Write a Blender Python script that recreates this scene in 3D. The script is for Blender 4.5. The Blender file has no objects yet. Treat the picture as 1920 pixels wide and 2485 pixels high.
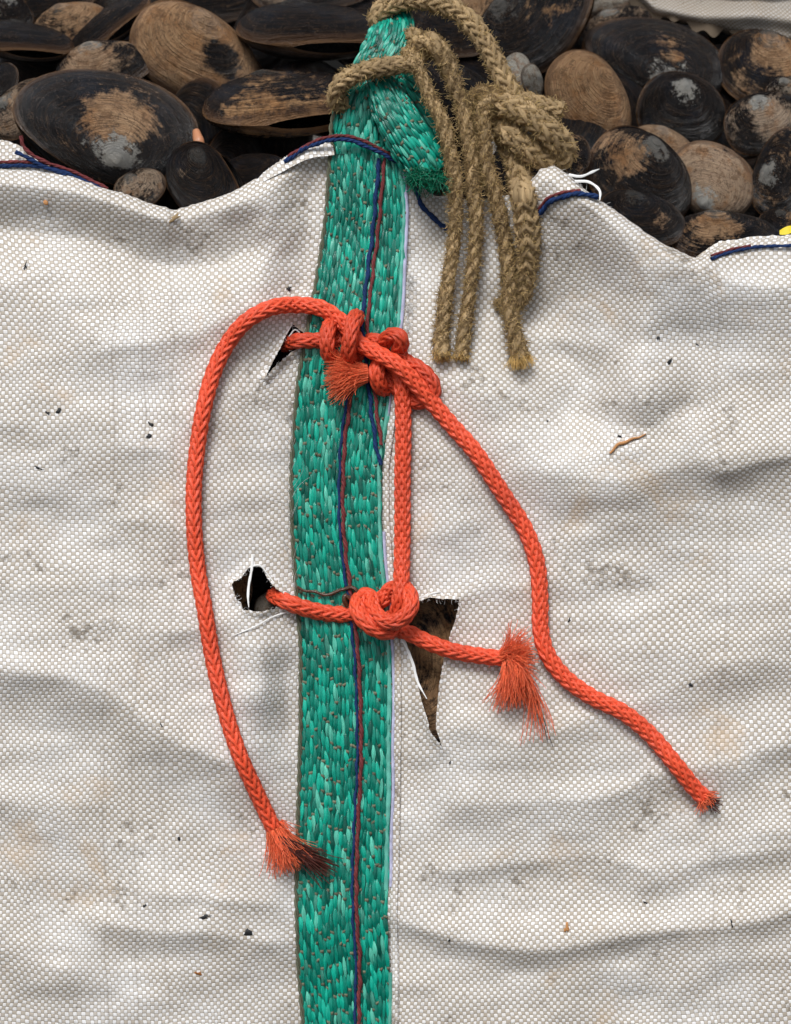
import bpy, math, random
import numpy as np
from mathutils import Matrix, Vector
random.seed(7)
rng = np.random.default_rng(11)
SC = bpy.context.scene
COL = SC.collection
# ------------------------------------------------------------------ camera, world, sun, exposure
PITCH = math.radians(22)
D = 1.05                       # metres from the lens to the strap
S = 0.263e-3                   # metres per photo pixel on the plane of the strap
PW, PH = 1920.0, 2485.0
cam = bpy.data.cameras.new('camera'); camo = bpy.data.objects.new('camera', cam); COL.objects.link(camo)
camo.location = (0, 0, 1.0)
camo.rotation_euler = (math.pi/2 - PITCH, 0, 0)
cam.sensor_fit = 'VERTICAL'; cam.sensor_height = 36.0
cam.lens = 36.0*D/(PH*S)
cam.clip_start = 0.01; cam.clip_end = 200
cam.dof.use_dof = True; cam.dof.focus_distance = D-0.012; cam.dof.aperture_fstop = 6.0
SC.camera = camo
SUN_EL, SUN_AZ = math.radians(66), math.radians(205)     # azimuth clockwise from +Y (north)
w = bpy.data.worlds.new('World'); SC.world = w; w.use_nodes = True
nt = w.node_tree; nt.nodes.clear()
sky = nt.nodes.new('ShaderNodeTexSky'); sky.sky_type = 'NISHITA'; sky.sun_disc = False
sky.sun_elevation = SUN_EL; sky.sun_rotation = SUN_AZ
sky.air_density = 1.0; sky.dust_density = 4.0; sky.ozone_density = 1.0
hs = nt.nodes.new('ShaderNodeHueSaturation'); hs.inputs['Saturation'].default_value = 0.32
bg = nt.nodes.new('ShaderNodeBackground'); bg.inputs['Strength'].default_value = 0.086
wo = nt.nodes.new('ShaderNodeOutputWorld')
nt.links.new(sky.outputs[0], hs.inputs['Color']); nt.links.new(hs.outputs[0], bg.inputs[0]); nt.links.new(bg.outputs[0], wo.inputs[0])
sl = bpy.data.lights.new('sun', 'SUN'); sl.energy = 1.65; sl.angle = math.radians(22); sl.color = (1, 1.0, 1.0)
so = bpy.data.objects.new('sun', sl); COL.objects.link(so)
sv = Vector((math.sin(SUN_AZ)*math.cos(SUN_EL), math.cos(SUN_AZ)*math.cos(SUN_EL), math.sin(SUN_EL)))
so.rotation_euler = sv.to_track_quat('Z', 'Y').to_euler(); so.location = (0, 0, 4)
vs = SC.view_settings; vs.view_transform = 'Standard'; vs.look = 'None'; vs.exposure = 0.44; vs.gamma = 1; vs.use_curve_mapping = False

# ------------------------------------------------------------------ coordinates: (px, py, d) -> world
CR = np.array(camo.rotation_euler.to_matrix()); CL = np.array(camo.location)
def W(p):
    p = np.asarray(p, float)
    k = 1 - p[..., 2]*S/D
    c = np.stack([(p[..., 0]-PW/2)*S*k, (PH/2-p[..., 1])*S*k, -(D-p[..., 2]*S)], -1)
    return c @ CR.T + CL
# ------------------------------------------------------------------ object helpers
def empty(name, loc, label=None, cat=None, group=None):
    o = bpy.data.objects.new(name, None); COL.objects.link(o); o.location = loc; o.empty_display_size = 0.02
    tag(o, label, cat, group); return o
def tag(o, label=None, cat=None, group=None, kind=None):
    if label: o['label'] = label
    if cat: o['category'] = cat
    if group: o['group'] = group
    if kind: o['kind'] = kind
    return o
class MB:
    """collects pieces (pixel-space vertices, quads or triangles, colours, uvs) that make ONE mesh"""
    def __init__(s): s.v = []; s.q = []; s.c = []; s.uv = []; s.n = 0
    def add(s, v, q, col=(1, 1, 1), uv=None):
        v = np.asarray(v, float).reshape(-1, 3); q = np.asarray(q, int).reshape(-1, 4)
        s.v.append(v); s.q.append(q+s.n); s.n += len(v)
        col = np.asarray(col, float)
        s.c.append(np.broadcast_to(col, (len(v), 3)) if col.ndim == 1 else col.reshape(-1, 3))
        s.uv.append(np.zeros((len(v), 2)) if uv is None else np.asarray(uv, float).reshape(-1, 2))
    def build(s, name, mat, parent=None, smooth=True, world=False):
        v = np.concatenate(s.v); q = np.concatenate(s.q)
        if not world: v = W(v)
        base = np.array(parent.matrix_world.translation) if parent is not None else None
        return mesh_obj(name, v, q, mat, parent, np.concatenate(s.c), np.concatenate(s.uv), smooth)
def root_loc(o):
    l = np.array(o.location)
    while o.parent is not None: o = o.parent; l = l+np.array(o.location)
    return l
def mesh_obj(name, v, q, mat, parent=None, col=None, uv=None, smooth=True):
    if parent is not None: org = root_loc(parent); loc = (0, 0, 0)
    else:
        org = v.mean(0); org[2] = v[:, 2].min(); loc = tuple(org)
    v = v-org
    m = bpy.data.meshes.new(name)
    m.vertices.add(len(v)); m.vertices.foreach_set('co', v.astype(np.float32).ravel())
    nq = len(q); m.loops.add(nq*4); m.polygons.add(nq)
    m.loops.foreach_set('vertex_index', q.astype(np.int32).ravel())
    m.polygons.foreach_set('loop_start', np.arange(0, nq*4, 4, dtype=np.int32))
    m.polygons.foreach_set('use_smooth', np.full(nq, smooth))
    if uv is not None:
        l = m.uv_layers.new(name='UVMap'); l.data.foreach_set('uv', uv[q.ravel()].astype(np.float32).ravel())
    if col is not None:
        a = m.color_attributes.new('Col', 'FLOAT_COLOR', 'POINT')
        a.data.foreach_set('color', np.concatenate([col, np.ones((len(v), 1))], 1).astype(np.float32).ravel())
    m.update(); m.validate()
    m.materials.append(mat)
    o = bpy.data.objects.new(name, m); COL.objects.link(o); o.location = loc
    if parent is not None: o.parent = parent
    return o
def grid_faces(nu, nv, wrap_v=False):
    i = np.arange(nu-1)[:, None]; j = np.arange(nv if wrap_v else nv-1)[None, :]
    j2 = (j+1) % nv
    a = i*nv+j; b = (i+1)*nv+j; c = (i+1)*nv+j2; d = i*nv+j2
    return np.stack([a, b, c, d], -1).reshape(-1, 4)
# ------------------------------------------------------------------ curves
def spline(pts, step=4.0):
    p = np.asarray(pts, float)
    ext = np.vstack([2*p[0]-p[1], p, 2*p[-1]-p[-2]])
    out = []
    for i in range(len(p)-1):
        p0, p1, p2, p3 = ext[i:i+4]
        # centripetal parametrisation keeps knots from overshooting
        t0 = 0; t1 = t0+max(np.linalg.norm((p1-p0)[:3]), 1e-6)**.5; t2 = t1+max(np.linalg.norm((p2-p1)[:3]), 1e-6)**.5; t3 = t2+max(np.linalg.norm((p3-p2)[:3]), 1e-6)**.5
        t = np.linspace(t1, t2, 24, endpoint=False)[:, None]
        A1 = (t1-t)/(t1-t0)*p0+(t-t0)/(t1-t0)*p1; A2 = (t2-t)/(t2-t1)*p1+(t-t1)/(t2-t1)*p2; A3 = (t3-t)/(t3-t2)*p2+(t-t2)/(t3-t2)*p3
        B1 = (t2-t)/(t2-t0)*A1+(t-t0)/(t2-t0)*A2; B2 = (t3-t)/(t3-t1)*A2+(t-t1)/(t3-t1)*A3
        out.append((t2-t)/(t2-t1)*B1+(t-t1)/(t2-t1)*B2)
    out.append(p[-1:]); q = np.vstack(out)
    L = np.r_[0, np.cumsum(np.linalg.norm(np.diff(q[:, :3], axis=0), axis=1))]
    n = max(int(L[-1]/step), 4)
    s = np.linspace(0, L[-1], n+1)
    return np.stack([np.interp(s, L, q[:, k]) for k in range(q.shape[1])], -1), s
def frames(P):
    T = np.gradient(P, axis=0); T /= np.linalg.norm(T, axis=1)[:, None]+1e-9
    z = np.array([0, 0, 1.0]); 
    if abs(T[0] @ z) > .9: z = np.array([1.0, 0, 0])
    N = np.zeros_like(P); n = z-(z@T[0])*T[0]; n /= np.linalg.norm(n)
    for i in range(len(P)):
        n = n-(n@T[i])*T[i]; n /= np.linalg.norm(n)+1e-9; N[i] = n
    return T, N, np.cross(T, N)
def tube(mb, P, r, ns=6, col=(1, 1, 1), cap=False):
    P = np.asarray(P, float)[:, :3]
    T, N, B = frames(P)
    r = np.broadcast_to(np.asarray(r, float), (len(P),))
    a = np.arange(ns)*2*math.pi/ns
    ring = P[:, None, :]+r[:, None, None]*(np.cos(a)[None, :, None]*N[:, None, :]+np.sin(a)[None, :, None]*B[:, None, :])
    L = np.r_[0, np.cumsum(np.linalg.norm(np.diff(P, axis=0), axis=1))]
    uv = np.stack([np.broadcast_to(a/(2*math.pi), (len(P), ns)), np.broadcast_to(L[:, None]/100, (len(P), ns))], -1)
    mb.add(ring, grid_faces(len(P), ns, True)[:, ::-1], col, uv)
def braid(mb, P, R, n=8, lay=23, amp=.085, colj=.09, base=(1, 1, 1), arch=.30, core=.76):
    """a braided rope: n strands wound each way that pass over and under each other"""
    P = np.asarray(P, float)[:, :3]
    T, N, B = frames(P)
    R = np.broadcast_to(np.asarray(R, float), (len(P),))
    s = np.r_[0, np.cumsum(np.linalg.norm(np.diff(P, axis=0), axis=1))]
    Rm = R.mean(); om = math.tan(math.radians(lay))/Rm
    ww = np.linspace(-1, 1, 5)
    half = math.pi/n*.90
    for sgn in (1, -1):
        for k in range(n):
            th0 = 2*math.pi*k/n+sgn*om*s
            th = th0[:, None]+half*ww[None, :]
            rr = R[:, None]*(1+sgn*amp*np.sin(n*th0/2)[:, None]+arch*(1-ww[None, :]**2)-arch*.6)
            pos = P[:, None, :]+rr[..., None]*(np.cos(th)[..., None]*N[:, None, :]+np.sin(th)[..., None]*B[:, None, :])
            c = np.array(base)*(1+colj*(rng.random()-.5)*2)
            uv = np.stack([np.broadcast_to(ww/2+.5+k*1.7+sgn*5, th.shape), np.broadcast_to(s[:, None]/100, th.shape)], -1)
            mb.add(pos, grid_faces(len(P), 5), c, uv)
    tube(mb, P, R*core, 10, np.array(base)*.5)
def laid(mb, P, R, n=3, lay=38, base=(1, 1, 1), sgn=1, colj=.1):
    """a laid rope: n round strands twisted round each other"""
    P = np.asarray(P, float)[:, :3]
    T, N, B = frames(P); R = np.broadcast_to(np.asarray(R, float), (len(P),))
    s = np.r_[0, np.cumsum(np.linalg.norm(np.diff(P, axis=0), axis=1))]
    om = math.tan(math.radians(lay))/R.mean()
    for k in range(n):
        th = 2*math.pi*k/n+sgn*om*s
        rr = R*.5
        Q = P+rr[:, None]*(np.cos(th)[:, None]*N+np.sin(th)[:, None]*B)
        tube(mb, Q, R*.56*(1+.05*np.sin(s*.11+k)), 9, np.array(base)*(1+colj*(rng.random()-.5)*2))
def fibre(mb, p0, d0, length, r=.8, curl=.4, grav=(0, 0, 0), col=(1, 1, 1), seg=6):
    p = np.array(p0, float); d = np.array(d0, float); d /= np.linalg.norm(d)+1e-9
    pts = [p.copy()]; c = rng.normal(size=3)*curl
    for i in range(seg):
        d = d+c/seg+np.array(grav)/seg+rng.normal(size=3)*curl*.12; d /= np.linalg.norm(d)+1e-9
        p = p+d*length/seg; pts.append(p.copy())
    tube(mb, np.array(pts), np.linspace(r, r*.6, seg+1), 3, col)
def fuzz(mb, P, R, count, length, r=.6, base=(1, 1, 1), lift=.7):
    P = np.asarray(P, float)[:, :3]; T, N, B = frames(P); R = np.broadcast_to(np.asarray(R, float), (len(P),))
    for _ in range(count):
        i = rng.integers(0, len(P)); a = rng.random()*2*math.pi
        o = math.cos(a)*N[i]+math.sin(a)*B[i]; tt = math.cos(a+1.57)*N[i]+math.sin(a+1.57)*B[i]
        d = o*lift*rng.random()+tt*rng.normal()*.6+T[i]*rng.normal()*.7
        fibre(mb, P[i]+o*R[i]*.92, d, length*(.4+rng.random()), r, 1.6, (0, 0, 0), np.array(base)*(.55+.95*rng.random()), 4)
def fray(mb, p, dirv, R, count, length, spread=.6, r=.9, curl=.5, grav=(0, .3, 0), base=(1, 1, 1), back=0.0):
    dirv = np.array(dirv, float); dirv /= np.linalg.norm(dirv)
    z = np.array([0, 0, 1.0]); n = z-(z@dirv)*dirv; n /= np.linalg.norm(n); b = np.cross(dirv, n)
    for _ in range(count):
        a = rng.random()*2*math.pi; q = math.sqrt(rng.random())
        off = (math.cos(a)*n+math.sin(a)*b)*q
        d = dirv+off*spread*(.5+rng.random())+rng.normal(size=3)*.08
        fibre(mb, np.array(p)+off*R*.9-dirv*back*rng.random(), d, length*(.65+.5*rng.random()), r, curl, grav, np.array(base)*(.85+.35*rng.random()), 6)
# ------------------------------------------------------------------ noise in numpy
def vnoise(x, y, sx, sy, seed):
    g = np.random.default_rng(seed).random((97, 97))*2-1
    u = x/sx+40.3; v = y/sy+40.7
    i = np.floor(u).astype(int); j = np.floor(v).astype(int); fu = u-i; fv = v-j
    fu = fu*fu*fu*(fu*(fu*6-15)+10); fv = fv*fv*fv*(fv*(fv*6-15)+10)
    G = lambda a, b: g[a % 97, b % 97]
    return (G(i, j)*(1-fu)+G(i+1, j)*fu)*(1-fv)+(G(i, j+1)*(1-fu)+G(i+1, j+1)*fu)*fv
# ------------------------------------------------------------------ materials
def newmat(name, rough=.6, spec=.4):
    m = bpy.data.materials.new(name); m.use_nodes = True
    n = m.node_tree.nodes; b = n['Principled BSDF']
    b.inputs['Roughness'].default_value = rough; b.inputs['Specular IOR Level'].default_value = spec
    return m, m.node_tree, b
class NT:
    def __init__(s, t): s.t = t
    def put(s, sock, v):
        if hasattr(v, 'is_output'): s.t.links.new(v, sock)
        elif v is not None: sock.default_value = v
    def m(s, op, a, b=None, c=None, clamp=False):
        n = s.t.nodes.new('ShaderNodeMath'); n.operation = op; n.use_clamp = clamp
        for i, v in enumerate((a, b, c)):
            if v is not None: s.put(n.inputs[i], v)
        return n.outputs[0]
    def mix(s, f, a, b, blend='MIX'):
        n = s.t.nodes.new('ShaderNodeMix'); n.data_type = 'RGBA'; n.blend_type = blend
        s.put(n.inputs[0], f)
        for sock, v in ((n.inputs[6], a), (n.inputs[7], b)):
            s.put(sock, v if hasattr(v, 'is_output') else (*v, 1))
        return n.outputs[2]
    def noise(s, vec, scale, detail=3, rough=.55, dist=0, out=0):
        n = s.t.nodes.new('ShaderNodeTexNoise'); n.inputs['Scale'].default_value = scale; n.inputs['Detail'].default_value = detail
        n.inputs['Roughness'].default_value = rough; n.inputs['Distortion'].default_value = dist
        if vec is not None: s.t.links.new(vec, n.inputs['Vector'])
        return n.outputs[out]
    def ramp(s, f, a, b):
        n = s.t.nodes.new('ShaderNodeMapRange'); n.interpolation_type = 'SMOOTHSTEP'
        s.put(n.inputs[0], f); s.put(n.inputs[1], a); s.put(n.inputs[2], b); return n.outputs[0]
    def xyz(s, v):
        n = s.t.nodes.new('ShaderNodeSeparateXYZ'); s.t.links.new(v, n.inputs[0]); return n.outputs
    def comb(s, x, y, z=0.0):
        n = s.t.nodes.new('ShaderNodeCombineXYZ')
        for i, v in enumerate((x, y, z)): s.put(n.inputs[i], v)
        return n.outputs[0]
    def uv(s): n = s.t.nodes.new('ShaderNodeUVMap'); n.uv_map = 'UVMap'; return n.outputs[0]
    def obj(s): return s.t.nodes.new('ShaderNodeTexCoord').outputs['Object']
    def attr(s): n = s.t.nodes.new('ShaderNodeAttribute'); n.attribute_name = 'Col'; return n.outputs['Color']
    def bump(s, h, dist, strength=1.0, normal=None):
        n = s.t.nodes.new('ShaderNodeBump'); n.inputs['Distance'].default_value = dist; n.inputs['Strength'].default_value = strength
        s.t.links.new(h, n.inputs['Height'])
        if normal is not None: s.t.links.new(normal, n.inputs['Normal'])
        return n.outputs[0]
def link(t, a, b): t.links.new(a, b)

def cloth_material(name, dirt=1.0, tone=None):
    m, t, b = newmat(name, .42, .35); N = NT(t)
    uv = N.uv()
    wob = N.noise(uv, 7.0, 2, out=1)
    vv = t.nodes.new('ShaderNodeVectorMath'); vv.operation = 'MULTIPLY_ADD'
    t.links.new(wob, vv.inputs[0]); vv.inputs[1].default_value = (.03, .03, 0); t.links.new(uv, vv.inputs[2])
    x, y, _ = N.xyz(vv.outputs[0])
    U = N.m('MULTIPLY', x, 1000/9.1); V = N.m('MULTIPLY', y, 1000/8.9)
    iu = N.m('FLOOR', U); iv = N.m('FLOOR', V)
    fu = N.m('SUBTRACT', N.m('SUBTRACT', U, iu), .5); fv = N.m('SUBTRACT', N.m('SUBTRACT', V, iv), .5)
    par = N.m('FLOORED_MODULO', N.m('ADD', iu, iv), 2.0)
    wn = t.nodes.new('ShaderNodeTexWhiteNoise'); t.links.new(N.comb(iu, iv), wn.inputs['Vector']); cell = wn.outputs[0]
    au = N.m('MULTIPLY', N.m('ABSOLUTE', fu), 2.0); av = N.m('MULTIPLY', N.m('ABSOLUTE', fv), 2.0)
    u4 = N.m('POWER', au, 5.0); v4 = N.m('POWER', av, 5.0); u2 = N.m('POWER', au, 2.0); v2 = N.m('POWER', av, 2.0)
    h0 = N.m('SUBTRACT', N.m('SUBTRACT', 1.0, N.m('MULTIPLY', N.m('POWER', au, 7.0), .8)), N.m('MULTIPLY', N.m('POWER', av, 4.0), .55))
    h1 = N.m('SUBTRACT', N.m('SUBTRACT', .76, N.m('MULTIPLY', v4, .7)), N.m('MULTIPLY', u2, .35))
    h = N.m('ADD', N.m('MULTIPLY', h0, N.m('SUBTRACT', 1.0, par)), N.m('MULTIPLY', h1, par))
    # colours: the upright tapes stay clean, the cross tapes hold the grime
    big = N.noise(uv, 2.4, 4, .6); mid = N.noise(uv, 9.0, 4, .6); fine = N.noise(uv, 60.0, 3, .6)
    grime = N.m('MULTIPLY', N.ramp(N.m('ADD', N.m('MULTIPLY', big, .7), N.m('MULTIPLY', mid, .4)), .30, .66), dirt)
    white = N.mix(cell, (.80, .80, .805), (.90, .905, .91))
    beige = N.mix(grime, (.645, .61, .56), (.41, .36, .295))
    c = N.mix(par, white, beige)
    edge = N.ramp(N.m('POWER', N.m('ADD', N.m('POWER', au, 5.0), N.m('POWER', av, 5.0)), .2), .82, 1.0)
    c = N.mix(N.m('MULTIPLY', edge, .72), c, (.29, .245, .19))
    c = N.mix(N.m('MULTIPLY', grime, .22), c, (.50, .41, .30))
    stain = N.m('MULTIPLY', N.ramp(N.noise(uv, 4.3, 5, .65, .4), .57, .74), .42*dirt)
    c = N.mix(stain, c, (.55, .36, .18))
    mud = N.m('MULTIPLY', N.ramp(N.m('MULTIPLY', N.noise(uv, 5.0, 2, .5), N.noise(uv, 34.0, 4, .7)), .335, .43), .7*dirt)
    c = N.mix(mud, c, (.16, .13, .095))
    speck = N.ramp(N.noise(uv, 150.0, 2, .5), .735, .775)
    c = N.mix(N.m('MULTIPLY', speck, .8), c, (.12, .075, .04))
    # old fold lines, rubbed and dotted with dirt
    crease = None
    for x0, y0, y1 in ((-.565, -1.4, -.05), (-.492, -1.4, -.02), (.93, -.80, -.05), (-.42, -2.0, -1.3)):
        wv = N.m('MULTIPLY', N.m('SUBTRACT', N.noise(uv, 3.0, 2), .5), .016)
        k = N.m('ABSOLUTE', N.m('SUBTRACT', N.m('ADD', x, wv), x0))
        k = N.m('MULTIPLY', N.ramp(k, .0055, .001), N.ramp(N.noise(N.comb(x0*50, N.m('MULTIPLY', y, 95.0)), 1.0, 3, .7), .36, .56))
        crease = k if crease is None else N.m('MAXIMUM', crease, k)
    c = N.mix(N.m('MULTIPLY', crease, .34*min(dirt, 1)), c, (.26, .215, .165))
    if tone: c = N.mix(1.0, c, tone, 'MULTIPLY')
    t.links.new(c, b.inputs['Base Color'])
    nb = N.bump(h, .0009, .42)
    fb = N.bump(fine, .0006, .25, nb)
    t.links.new(fb, b.inputs['Normal'])
    return m
def shell_material():
    m, t, b = newmat('shell', .4, .3); N = NT(t)
    uv = N.uv(); ob = N.obj()
    oi = t.nodes.new('ShaderNodeObjectInfo')
    sep = t.nodes.new('ShaderNodeSeparateColor'); t.links.new(oi.outputs['Color'], sep.inputs[0])
    wear, grey, wet = sep.outputs[0], sep.outputs[1], sep.outputs[2]; hue = oi.outputs['Alpha']
    rnd = N.m('MULTIPLY', oi.outputs['Random'], 37.0)
    th, r, _ = N.xyz(uv)
    off = t.nodes.new('ShaderNodeVectorMath'); off.operation = 'ADD'; t.links.new(ob, off.inputs[0]); t.links.new(N.comb(rnd, rnd, rnd), off.inputs[1])
    o = off.outputs[0]
    warp = N.m('MULTIPLY', N.noise(o, 2.0, 3), .045)
    g = N.m('ADD', r, warp)
    ox, oy, oz = N.xyz(o)
    gl = N.noise(N.comb(N.m('MULTIPLY', ox, 1.6), N.m('MULTIPLY', g, 30.0), N.m('MULTIPLY', oy, 1.6)), 1.0, 5, .7)
    gf = N.noise(N.comb(N.m('MULTIPLY', ox, 3.0), N.m('MULTIPLY', g, 85.0), N.m('MULTIPLY', oy, 3.0)), 1.0, 4, .7)
    pn = N.noise(o, 1.5, 6, .62, .6); pf = N.noise(o, 8.0, 7, .75)
    patch = N.m('ADD', N.m('ADD', N.m('MULTIPLY', pn, .42), N.m('MULTIPLY', pf, .42)), N.m('MULTIPLY', gl, .22))
    def oprop(nm):
        n = t.nodes.new('ShaderNodeAttribute'); n.attribute_type = 'OBJECT'; n.attribute_name = nm; return n.outputs['Fac']
    lx, ly, lz = N.xyz(ob)
    dx = N.m('SUBTRACT', lx, oprop('patch_x')); dy = N.m('SUBTRACT', ly, oprop('patch_y'))
    dist = N.m('SQRT', N.m('ADD', N.m('MULTIPLY', dx, dx), N.m('MULTIPLY', N.m('MULTIPLY', dy, dy), 1.6)))
    blob = N.m('SUBTRACT', N.ramp(dist, N.m('MULTIPLY', oprop('patch_r'), 1.5), N.m('MULTIPLY', oprop('patch_r'), .3)), .35)
    patch = N.m('ADD', patch, N.m('MULTIPLY', blob, N.m('MULTIPLY', oprop('patch_amp'), .62)))
    vein = N.m('ABSOLUTE', N.m('SUBTRACT', N.noise(o, 5.0, 4, .6, 1.2), .5))
    lo = N.m('SUBTRACT', .715, N.m('MULTIPLY', wear, .40))
    bare = N.ramp(patch, lo, N.m('ADD', lo, .11))
    tan = N.mix(N.noise(o, 4.0, 4, .6), (.24, .108, .038), (.42, .245, .115))
    tan = N.mix(N.m('MULTIPLY', N.ramp(gl, .42, .62), .5), tan, (.48, .30, .155))
    tan = N.mix(N.m('MULTIPLY', N.ramp(gf, .50, .66), .55), tan, (.13, .07, .035))
    tan = N.mix(hue, tan, (.46, .44, .38))
    tan = N.mix(N.m('MULTIPLY', N.ramp(N.noise(o, 2.6, 4, .6), .5, .68), .6), tan, (.30, .135, .045))
    tan = N.mix(N.m('MULTIPLY', N.ramp(vein, .034, .0), .6), tan, (.05, .026, .014))
    tan = N.mix(N.m('MULTIPLY', N.ramp(N.noise(o, 3.3, 6, .72), .50, .62), .55), tan, (.11, .05, .02))
    blk = N.mix(N.ramp(gl, .42, .66), (.0030, .0030, .0042), (.022, .013, .008))
    blk = N.mix(N.m('MULTIPLY', N.ramp(N.noise(o, 1.8, 3), .5, .7), .5), blk, (.014, .018, .027))
    blk = N.mix(N.m('MULTIPLY', N.ramp(N.m('ADD', gf, N.m('MULTIPLY', pf, .35)), .80, .88), .5), blk, (.26, .16, .085))
    blk = N.mix(N.m('MULTIPLY', N.ramp(N.noise(o, 2.2, 5, .7, .8), .56, .74), .4), blk, (.035, .017, .008))
    blk = N.mix(N.m('MULTIPLY', N.ramp(vein, .010, .0), .22), blk, (.26, .16, .09))
    c = N.mix(bare, blk, tan)
    streak = N.noise(N.comb(N.m('MULTIPLY', th, 60.0), N.m('MULTIPLY', r, 5.0), rnd), 1.0, 4, .65)
    umb = N.m('MULTIPLY', N.ramp(N.m('ADD', N.m('ADD', N.m('MULTIPLY', r, .85), N.m('MULTIPLY', pf, .75)), N.m('MULTIPLY', streak, .18)), .70, .60), grey)
    c = N.mix(umb, c, N.mix(N.noise(o, 5.0, 4), (.17, .18, .185), (.50, .47, .40)))
    c = N.mix(N.m('MULTIPLY', N.ramp(r, .90, .955), .6), c, (.075, .036, .016))
    c = N.mix(N.m('MULTIPLY', N.ramp(r, .968, .985), .4), c, (.22, .115, .05))
    t.links.new(c, b.inputs['Base Color'])
    ro = N.m('SUBTRACT', N.m('ADD', .31, N.m('MULTIPLY', bare, .24)), N.m('MULTIPLY', wet, .16))
    t.links.new(ro, b.inputs['Roughness'])
    t.links.new(N.m('ADD', .15, N.m('MULTIPLY', wet, .45)), b.inputs['Specular IOR Level'])
    h = N.m('ADD', N.m('ADD', N.m('MULTIPLY', gl, 1.2), N.m('MULTIPLY', gf, .7)), N.m('MULTIPLY', bare, -.10))
    h = N.m('ADD', h, N.m('MULTIPLY', pf, .25))
    t.links.new(N.bump(h, .0034, .9), b.inputs['Normal'])
    return m
def fibre_material(name, col, rough=.5, spec=.4, var=.25, scale=300, bump=.0004, tint=None, streak=5.0):
    m, t, b = newmat(name, rough, spec); N = NT(t)
    a = N.attr(); ob = N.obj(); uv = N.uv()
    n1 = N.noise(ob, scale, 4, .6); n2 = N.noise(ob, 26.0, 4, .6)
    x, y, _ = N.xyz(uv)
    fl = N.noise(N.comb(N.m('MULTIPLY', x, streak), N.m('MULTIPLY', y, 1.2)), 2.0, 3, .6)
    c = N.mix(1.0, a, tuple(col), 'MULTIPLY')
    dark = tuple(v*(1-var*1.6) for v in col)
    c = N.mix(N.m('MULTIPLY', N.ramp(n2, .48, .75), var*1.6), c, tint or dark)
    c = N.mix(N.m('MULTIPLY', N.ramp(fl, .5, .8), var), c, dark)
    t.links.new(c, b.inputs['Base Color'])
    h = N.m('ADD', fl, N.m('MULTIPLY', n1, .5))
    t.links.new(N.bump(h, bump, .7), b.inputs['Normal'])
    return m
M = {}
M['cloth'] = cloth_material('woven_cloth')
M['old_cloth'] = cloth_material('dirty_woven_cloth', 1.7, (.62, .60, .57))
M['old_hem'] = fibre_material('grubby_hem', (.17, .13, .09), .8, .2, .35, 200, .0012)
M['shell'] = shell_material()
M['orange'] = fibre_material('orange_braid', (.80, .094, .036), .45, .4, .34, 400, .0006, (.46, .05, .024))
M['orange_fray'] = fibre_material('orange_fibre', (.95, .19, .075), .45, .4, .1, 400, .0002)
M['core'] = fibre_material('dark_core_fibre', (.10, .022, .014), .5, .4, .3)
M['hemp'] = fibre_material('hemp_rope', (.41, .29, .155), .85, .15, .38, 500, .0014, (.17, .115, .065), 7.0)
M['hemp_hair'] = fibre_material('hemp_hair', (.60, .43, .19), .8, .2, .2)
M['green'] = fibre_material('green_tape', (.005, .335, .235), .22, .6, .32, 260, .0006, (.004, .19, .135), 4.0)
M['pale_green'] = fibre_material('pale_green_tape', (.12, .46, .36), .3, .5, .2)
M['green_base'] = fibre_material('green_ground', (.003, .095, .066), .5, .3, .3)
M['weft'] = fibre_material('khaki_yarn', (.135, .140, .092), .75, .25, .3)
M['lavender'] = fibre_material('lavender_tape', (.50, .50, .68), .35, .4, .15)
M['blue_yarn'] = fibre_material('blue_yarn', (.012, .035, .12), .75, .2, .3)
M['red_yarn'] = fibre_material('red_yarn', (.17, .035, .036), .7, .25, .3)
M['white_tape'] = fibre_material('white_tape', (.82, .82, .80), .35, .45, .08)
M['worm'] = fibre_material('worm_skin', (.075, .028, .012), .22, .6, .35)
M['speck'] = fibre_material('black_speck', (.016, .017, .019), .55, .4, .2)
M['straw'] = fibre_material('straw', (.50, .24, .09), .6, .3, .3)
M['rust'] = fibre_material('rust_bit', (.28, .11, .03), .7, .2, .3)
M['yellow'] = fibre_material('yellow_scrap', (.75, .58, .02), .5, .3, .1)
M['flesh'] = fibre_material('clam_flesh', (.50, .22, .11), .3, .5, .25)
M['limpet'] = fibre_material('limpet_shell', (.17, .17, .20), .5, .4, .3)

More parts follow.
